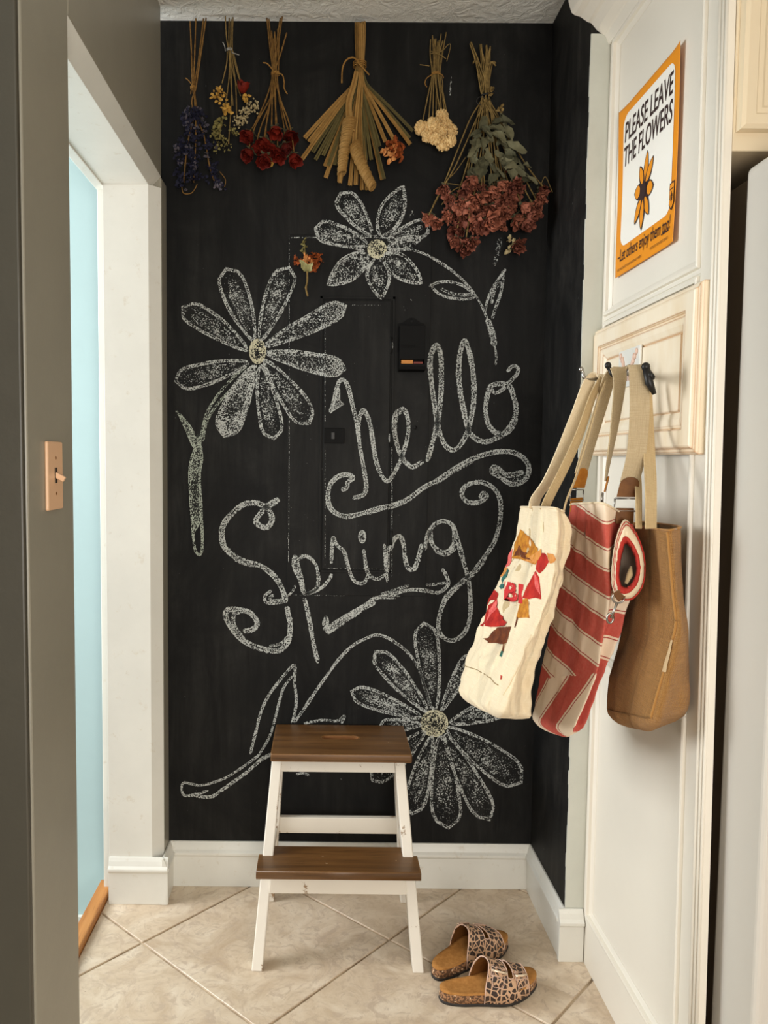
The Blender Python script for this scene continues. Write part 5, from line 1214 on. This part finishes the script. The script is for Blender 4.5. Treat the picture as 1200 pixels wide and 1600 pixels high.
g = G(); bits(g, wp(293, 198, .042), .012, 22, .008); bits(g, wp(276, 232, .042), .010, 14, .008); bits(g, wp(342, 290, .036), .012, 24, .008); g.build('floret', 'delph2', t, 'stuff', smooth=True)

# 2 mixed posy
t = thing('dried_bouquet', 'small mixed posy of yellow, red and cream dried flowers tied with grey string', 'dried flowers', tuple(wp(358, 26, .03)), group='dried bouquets hung along the ceiling edge')
for pts in ([(352, 25, .03), (354, 60, .03), (357, 78, .03), (360, 120, .03), (364, 165, .03)], [(358, 28, .026), (358, 78, .028), (366, 120, .03), (376, 150, .03)], [(364, 27, .03), (363, 78, .03), (370, 110, .035), (376, 128, .035)], [(361, 30, .034), (360, 78, .034), (358, 120, .034), (352, 165, .03)],
            [(355, 80, .03), (354, 100, .035), (347, 130, .035)], [(361, 82, .03), (368, 130, .03), (370, 190, .03)], [(359, 82, .03), (362, 140, .03), (357, 225, .03)], [(359, 82, .034), (356, 140, .03), (343, 210, .03)], [(364, 80, .03), (374, 120, .03), (386, 165, .03)]): stem(t, pts, .0018, 'stemg')
tie(t, 358.5, 78, .03, .0075, 'string', ([(352, 80, .04), (351, 72, .04), (348, 66, .04)], [(362, 82, .04), (368, 84, .04), (374, 86, .04)]))
for px, py, r in ((343, 151, 11), (354, 169, 9)):
    g = G(); bits(g, wp(px, py, .045), r/521*.9, 46, .010); g.build('yellow_flower', 'ylw', t, smooth=True)
put('rose_head', ROSE[0], t, wp(380, 136, .05), (.1, -.5, .85), .0175, .4)
g = G(); bits(g, wp(384, 152, .045), .010, 12, .010); g.build('yellow_flower', 'ylw', t, smooth=True)
for c, n_ in (((397, 166), 22), ((387, 172), 22), ((378, 180), 26), ((372, 192), 22), ((380, 190), 18), ((398, 160), 10)):
    g = G(); 
    for _ in range(n_): g.sphere(wp(c[0]+rnd.gauss(0, 4.2), c[1]+rnd.gauss(0, 4.2), .04+rnd.uniform(-.012, .012)), rnd.uniform(.0018, .0034), 6, 4)
    g.build('cream_sprig', 'breath', t, smooth=True)
for c, n_, s_ in (((340, 200), 26, .0105), ((334, 208), 16, .0095), ((347, 192), 14, .0105), ((343, 222), 18, .0075), ((354, 228), 16, .006), ((340, 232), 10, .006), ((367, 205), 18, .0075), ((350, 215), 12, .007)):
    g = G(); bits(g, wp(c[0], c[1], .038), 8.5/521, n_, s_); g.build('green_sprig', 'lime', t, smooth=True)

# 3 red roses
t = thing('dried_bouquet', 'bunch of dried dark red roses tied with tan twine, third from left', 'dried flowers', tuple(wp(432, 28, .03)), group='dried bouquets hung along the ceiling edge')
HEADS = [(388, 213, 11.5), (412, 226, 13), (431, 206, 11), (453, 214, 13), (388, 241, 11), (413, 250, 12), (434, 241, 13.5), (460, 249, 11.5), (447, 232, 10), (400, 232, 9), (424, 232, 10)]
tops = [(417, 28), (420, 30), (424, 48), (429, 50), (434, 45), (438, 28), (441, 26), (448, 51), (427, 60), (436, 60), (432, 66)]
for i, ((hx, hy, r), (sx, sy)) in enumerate(zip(HEADS, tops)):
    mx = 430+(i % 5-2)*2.2; d = .026+.004*(i % 4)
    stem(t, [(sx, sy, d), ((sx+mx)/2, (sy+114)/2, d), (mx, 114, d), (mx+(hx-mx)*.22, 150, d+.004), (mx+(hx-mx)*.75, 195, d+.01), (hx, hy-6, .045)], .0022, 'stemb')
    ax = Vector(((hx-430)/60+rnd.uniform(-.2, .2), -.35+rnd.uniform(-.4, .2), -1)); p = wp(hx, hy, .045+.012*(i % 3)); put('rose_head', ROSE[i % 4], t, p, ax, r/521*.92, i*1.3); put('sepals', SEP, t, p, ax, r/521*.9, i)
tie(t, 430, 115, .032, .0105, 'twine', ([(428, 112, .046), (422, 104, .046), (417, 99, .046), (411, 98, .046)], [(432, 114, .046), (441, 117, .046), (444, 128, .046), (444, 138, .046), (449, 147, .046)]), r=.0017)
g = G(); bits(g, wp(422, 259, .05), .009, 8, .009); g.build('fallen_petal', 'ylw', t, 'stuff', smooth=True)

# 4 palm fan
t = thing('dried_bouquet', 'broom-shaped fan of dried palm blades with two rolled palm cones, at middle of ceiling edge', 'dried flowers', tuple(wp(563, 33, .03)), group='dried bouquets hung along the ceiling edge')
def blade(pts, w0, w1, mat, nm='palm_blade'):
    P = [Vector(p) for p in cr([tuple(wp(*p)) for p in pts], 6)]; m = len(P); v = []
    for i, p in enumerate(P):
        tt = (P[min(i+1, m-1)]-P[max(i-1, 0)]).normalized(); nn = Vector((0, -1, 0)); sd = tt.cross(nn).normalized(); k = i/(m-1); w_ = w0+(w1-w0)*k
        for a, dd in ((-1, 0), (-.33, .0035), (.33, -.0015), (1, .003)): v.append(p+sd*(a*w_/2)+nn*(dd*(w_/.012)))
    o = mk(nm, v, [(i*4+j, i*4+j+1, (i+1)*4+j+1, (i+1)*4+j) for i in range(m-1) for j in range(3)], mat, t); so = o.modifiers.new('thickness', 'SOLIDIFY'); so.thickness = .0008; return o
for x, tx, d in ((557.5, 559, .026), (560, 560.5, .034), (563, 563, .038), (566, 565, .036), (568.5, 566.5, .03), (564, 563, .024)):
    blade([(x, 34+rnd.uniform(-1, 5), d), (x, 60, d), (tx, 99, d), (tx-1, 112, d)], .0105, .009, 'palm', 'palm_stalk')
ends = [(476, 216, 0), (483, 222, 0), (472, 249, 0), (489, 238, 1), (493, 250, 1), (505, 243, 1), (508, 260, 0), (513, 259, 1), (509, 278, 0), (531, 286, 0), (547, 290, 0), (556, 289, 0), (566, 297, 0), (574, 297, 0), (588, 231, 1), (593, 229, 1), (602, 222, 0), (617, 222, 0), (641, 226, 0), (645, 205, 1), (640, 216, 1), (597, 281, 0), (600, 280, 1), (580, 250, 1), (572, 250, 1), (540, 260, 1), (523, 258, 1), (549, 240, 1)]
for i, (ex, ey, gr) in enumerate(ends):
    dx = ex-562; d = .022+.010*((i*7) % 5)/4
    blade([(562+dx*.05, 106, .034), (562+dx*.13, 112+(ey-112)*.20, d+.006), (562+dx*.40, 112+(ey-112)*.45, d+.008), (562+dx*.72, 112+(ey-112)*.74, d+.004), (ex, ey, d)], .0060, .0115 if not gr else .0100, 'palmg' if gr else 'palm')
for pts, r0, r1 in (([(547, 188, .055), (543, 205, .058), (537, 240, .058), (534, 272, .055)], .0175, .0105), ([(554, 226, .06), (558, 240, .062), (570, 268, .06), (583, 293, .056)], .0175, .011)):
    P = [Vector(p) for p in cr([tuple(wp(*p)) for p in pts], 10)]; m = len(P); g = G(); v = []; n = 18; f = []
    for i in range(m*2-1):
        q = i/2; a = P[int(q)]; b = P[min(int(q)+1, m-1)]; p = a.lerp(b, q-int(q)); k = i/(m*2-2); tt = (P[-1]-P[0]).normalized(); u_ = tt.orthogonal().normalized(); w_ = tt.cross(u_)
        rr = (r0+(r1-r0)*k)*(1+.20*((i*.42) % 1))
        for j in range(n): an = 2*PI*j/n; rj = rr*(1+.05*math.sin(an+i*1.2)); v.append(p+(u_*math.cos(an)+w_*math.sin(an))*rj+tt*(.006*math.sin(an)))
    f = [(i*n+j, i*n+(j+1) % n, (i+1)*n+(j+1) % n, (i+1)*n+j) for i in range(m*2-2) for j in range(n)]; g.add(v, f); o = g.build('rolled_cone', 'palm', t, smooth=False); 
    so = o.modifiers.new('thickness', 'SOLIDIFY'); so.thickness = .001
blade([(557, 112, .045), (552, 135, .05), (545, 160, .055), (546, 190, .062), (549, 206, .06)], .012, .020, 'palm'); blade([(564, 112, .046), (560, 150, .05), (556, 190, .05), (553, 228, .052)], .008, .012, 'palm'); blade([(566, 108, .046), (566, 140, .05), (565, 168, .045)], .006, .004, 'palm')
blade([(531, 270, .05), (530, 285, .05)], .012, .010, 'palm')
g = G(); g.tube([Vector(p) for p in cr([tuple(wp(*p)) for p in ((566, 104, .05), (560, 97, .052), (552, 90, .052), (541, 94, .052), (535, 108, .05), (534, 130, .05))], 6)], .0022, 6); g.tube([Vector(p) for p in cr([tuple(wp(*p)) for p in ((558, 97, .052), (566, 105, .053), (577, 117, .05))], 5)], .002, 6)
for zz in (98, 101, 104): g.tube([wp(562, zz, .032)+Vector((.018*math.cos(q*PI/8), .016*math.sin(q*PI/8), 0)) for q in range(17)], .0016, 5)
g.build('tie', 'twine', t, smooth=True)
g = G(); bits(g, wp(616, 232, .04), .028, 90, .013, .5, 2.); g.build('orange_flower', 'marig', t, smooth=True)
for px, py in ((606, 238), (616, 230), (611, 246), (626, 236), (600, 232), (624, 244)):
    g = G(); bits(g, wp(px, py, .05), .006, 5, .016, 1, 2.5); g.build('orange_petal', 'peach' if px < 620 else 'marig', t, smooth=True)

# 5 yarrow
t = thing('dried_bouquet', 'bunch of dried cream yarrow heads, second from the right', 'dried flowers', tuple(wp(686, 55, .03)), group='dried bouquets hung along the ceiling edge')
YH_ = [(659, 200, 11), (668, 212, 10), (676, 196, 12), (690, 182, 10), (688, 205, 11), (681, 217, 9), (705, 205, 10), (693, 225, 11), (704, 220, 9), (697, 193, 8)]
for i, (hx, hy, r) in enumerate(YH_):
    sx = 673+i*2.7; d = .024+.004*(i % 4); mx = 675+i*1.4
    stem(t, [(sx, 52+rnd.uniform(-2, 14), d), ((sx+mx)/2+rnd.uniform(-2, 2), 85, d), (mx, 116, d), (mx+(hx-mx)*.4, 150, d+.004), (hx, hy-4, .04)], .0019, 'stemg')
    g = G(); c = wp(hx, hy, .042+.010*(i % 3))
    for k in range(70):
        q = rnd.uniform(0, 2*PI); ph = math.acos(rnd.uniform(-.4, 1)); dn = Vector((math.sin(ph)*math.cos(q), -math.cos(ph), math.sin(ph)*math.sin(q))); g.sphere(c+dn*(r/521*.86), rnd.uniform(.0026, .0042), 6, 4)
    g.sphere(c, r/521*.84, 10, 7); g.build('yarrow_head', 'yarrow', t, smooth=True)
tie(t, 681, 116, .032, .0115, 'twine', ([(676, 116, .046), (667, 122, .046), (664, 130, .046), (667, 136, .046)], [(684, 114, .046), (691, 117, .046), (693, 122, .046)]))
for pts in ([(671, 103, .04), (664, 102, .04), (656, 101, .04)], [(672, 84, .045), (690, 80, .05), (700, 70, .045), (704, 72, .04), (698, 96, .04)], [(673, 80, .045), (688, 86, .05), (697, 92, .045)], [(690, 118, .04), (692, 135, .04), (689, 142, .04)]): stem(t, pts, .0012, 'stemg', name='tendril')

# 6 large faded roses
t = thing('dried_bouquet', 'large bunch of faded dusty pink roses with grey-green leaves in right corner', 'dried flowers', tuple(wp(757, 55, .04)), group='dried bouquets hung along the ceiling edge')
tops = [(735, 66), (745, 52), (751, 68), (755, 70), (760, 72), (763, 76), (766, 74), (777, 58), (774, 100), (740, 72)]
rnd.seed(5)
RH = [(670, 342, 9), (682, 350, 8), (694, 296, 9), (705, 312, 8), (707, 330, 11), (700, 338, 8), (730, 300, 10), (738, 284, 11), (752, 296, 12), (757, 310, 13), (740, 315, 11), (722, 322, 10), (715, 362, 12), (712, 378, 9), (727, 388, 11), (737, 380, 9), (728, 340, 10), (745, 352, 11), (758, 352, 11), (770, 345, 12), (780, 348, 11), (778, 322, 10), (792, 312, 11), (805, 292, 11), (800, 305, 11), (812, 345, 12), (824, 350, 11), (832, 338, 10), (840, 322, 11), (845, 308, 9), (835, 330, 9), (822, 325, 10), (848, 297, 8), (810, 384, 10), (783, 335, 10), (765, 330, 11), (795, 330, 10), (748, 330, 10), (770, 300, 10), (785, 290, 9)]
for i, (hx, hy, r) in enumerate(RH):
    sx, sy = tops[i % len(tops)]; d = .030+.006*(i % 4); mx = 760+(i % 6-2.5)*2.6
    if i % 2 == 0: stem(t, [(sx+rnd.uniform(-1, 1), sy+rnd.uniform(-2, 3), d), ((sx+mx)/2, 100, d), (mx, 150, d), (mx+(hx-mx)*.25, 190, d+.004), (mx+(hx-mx)*.7, 190+(hy-190)*.62, d+.012), (hx, hy-6, .06)], .0021, 'stemg')
    ax = Vector(((hx-760)/90+rnd.uniform(-.35, .35), -.5+rnd.uniform(-.5, .3), -.9+rnd.uniform(-.2, .4))); dep = .040+.016*(i % 4); p = wp(hx, hy, dep); put('rose_head', DUSTY[(i*5) % 6], t, p, ax, r/521*1.02, i*1.7); put('sepals', SEP, t, p, ax, r/521*1.0, i*.6)
for pts in ([(728, 245, .05), (712, 268, .055), (697, 284, .055), (710, 288, .055), (722, 290, .055)], [(697, 286, .055), (682, 310, .055), (672, 332, .055)], [(722, 290, .05), (705, 300, .05), (690, 320, .05)], [(845, 290, .04), (852, 276, .04), (862, 298, .04), (870, 316, .04)]): stem(t, pts, .0013, 'stemg', name='tendril')
LV = [(755, 200, 733, 214), (770, 192, 804, 194), (763, 198, 790, 210), (742, 228, 730, 246), (738, 232, 737, 255), (735, 220, 748, 236), (752, 214, 755, 240), (768, 205, 792, 226), (780, 200, 800, 222), (778, 216, 806, 238), (792, 222, 822, 238), (790, 232, 812, 256), (772, 236, 790, 248), (795, 242, 820, 268), (780, 250, 808, 262), (800, 260, 824, 276), (812, 270, 832, 284), (806, 274, 800, 292), (824, 276, 840, 290), (760, 232, 768, 258), (748, 248, 756, 270), (764, 250, 776, 270), (742, 262, 730, 280), (756, 262, 746, 284), (770, 262, 790, 282), (782, 178, 790, 198), (760, 184, 748, 200), (770, 222, 760, 205), (750, 226, 770, 214), (778, 268, 764, 288), (735, 240, 752, 262), (752, 196, 768, 216), (776, 186, 762, 206), (788, 208, 776, 228), (757, 215, 742, 236), (800, 244, 786, 262), (815, 258, 830, 262), (770, 246, 756, 262), (790, 264, 806, 286), (752, 250, 738, 270), (742, 222, 752, 208)]
for i, (a, b, c_, d_) in enumerate(LV): leafm('leaf', 'sage', t, wp(a, b, .055+.006*(i % 4)), wp(c_, d_, .062+.008*(i % 4)), .0085+.0035*(i % 3), rnd.uniform(.1, 1.1), rnd.uniform(-.6, .8), (rnd.uniform(-.7, .7), -1, rnd.uniform(-.5, .5)))
tie(t, 761, 150, .042, .017, 'wire', ([(757, 152, .062), (748, 152, .062), (745, 160, .062), (752, 164, .06)],), 2)
for px, py in ((770, 138), (766, 146), (744, 96), (782, 168), (784, 176), (764, 158)):
    g = G(); bits(g, wp(px, py, .055), .006, 5, .010); g.build('dry_node', 'stemg', t, 'stuff', smooth=True)
for px, py in ((797, 373), (802, 378), (795, 391)):
    g = G(); bits(g, wp(px, py, .05), .004, 6, .013, 1, 2); g.build('bud', 'breath', t, smooth=True)
g = G()
for i in range(70): hx, hy, r = RH[rnd.randrange(len(RH))]; bits(g, wp(hx+rnd.gauss(0, 7), hy+rnd.gauss(0, 7), .06), .006, 2, .012)
g.build('dry_petal', 'dusty', t, 'stuff', smooth=True)

# 7 single flower taped to the fuse box
t = thing('dried_flower', 'single small dried orange carnation fixed head up on the fuse box cover', 'dried flower', tuple(wp(480, 410, .012)))
stem(t, [(480, 422, .014), (480, 440, .011), (478, 450, .010), (481, 463, .009)], .0028, 'stemg'); stem(t, [(480, 442, .012), (477, 450, .010)], .002, 'stemg'); stem(t, [(477, 398, .014), (475, 374, .012)], .0012, 'lime')
g = G()
for i, (px, py) in enumerate(((475, 376), (473, 381), (477, 386), (473, 392), (477, 395), (475, 388))): bits(g, wp(px, py, .013), .004, 5, .007)
g.build('sprig', 'lime', t, smooth=True)
for px, py, r, m_ in ((488, 402, 8, 'marig'), (497, 405, 7, 'marig'), (464, 406, 6, 'marig'), (492, 418, 6, 'marig'), (480, 407, 8, 'peach')):
    g = G(); bits(g, wp(px, py, .020), r/521, 26, .010, .5); g.build('bloom', m_, t, smooth=True)
for a in (((480, 422), (468, 407)), ((480, 424), (474, 410)), ((481, 424), (488, 410))): leafm('sepal', 'sepal', t, wp(*a[0], .018), wp(*a[1], .034), .011, .5, .3)
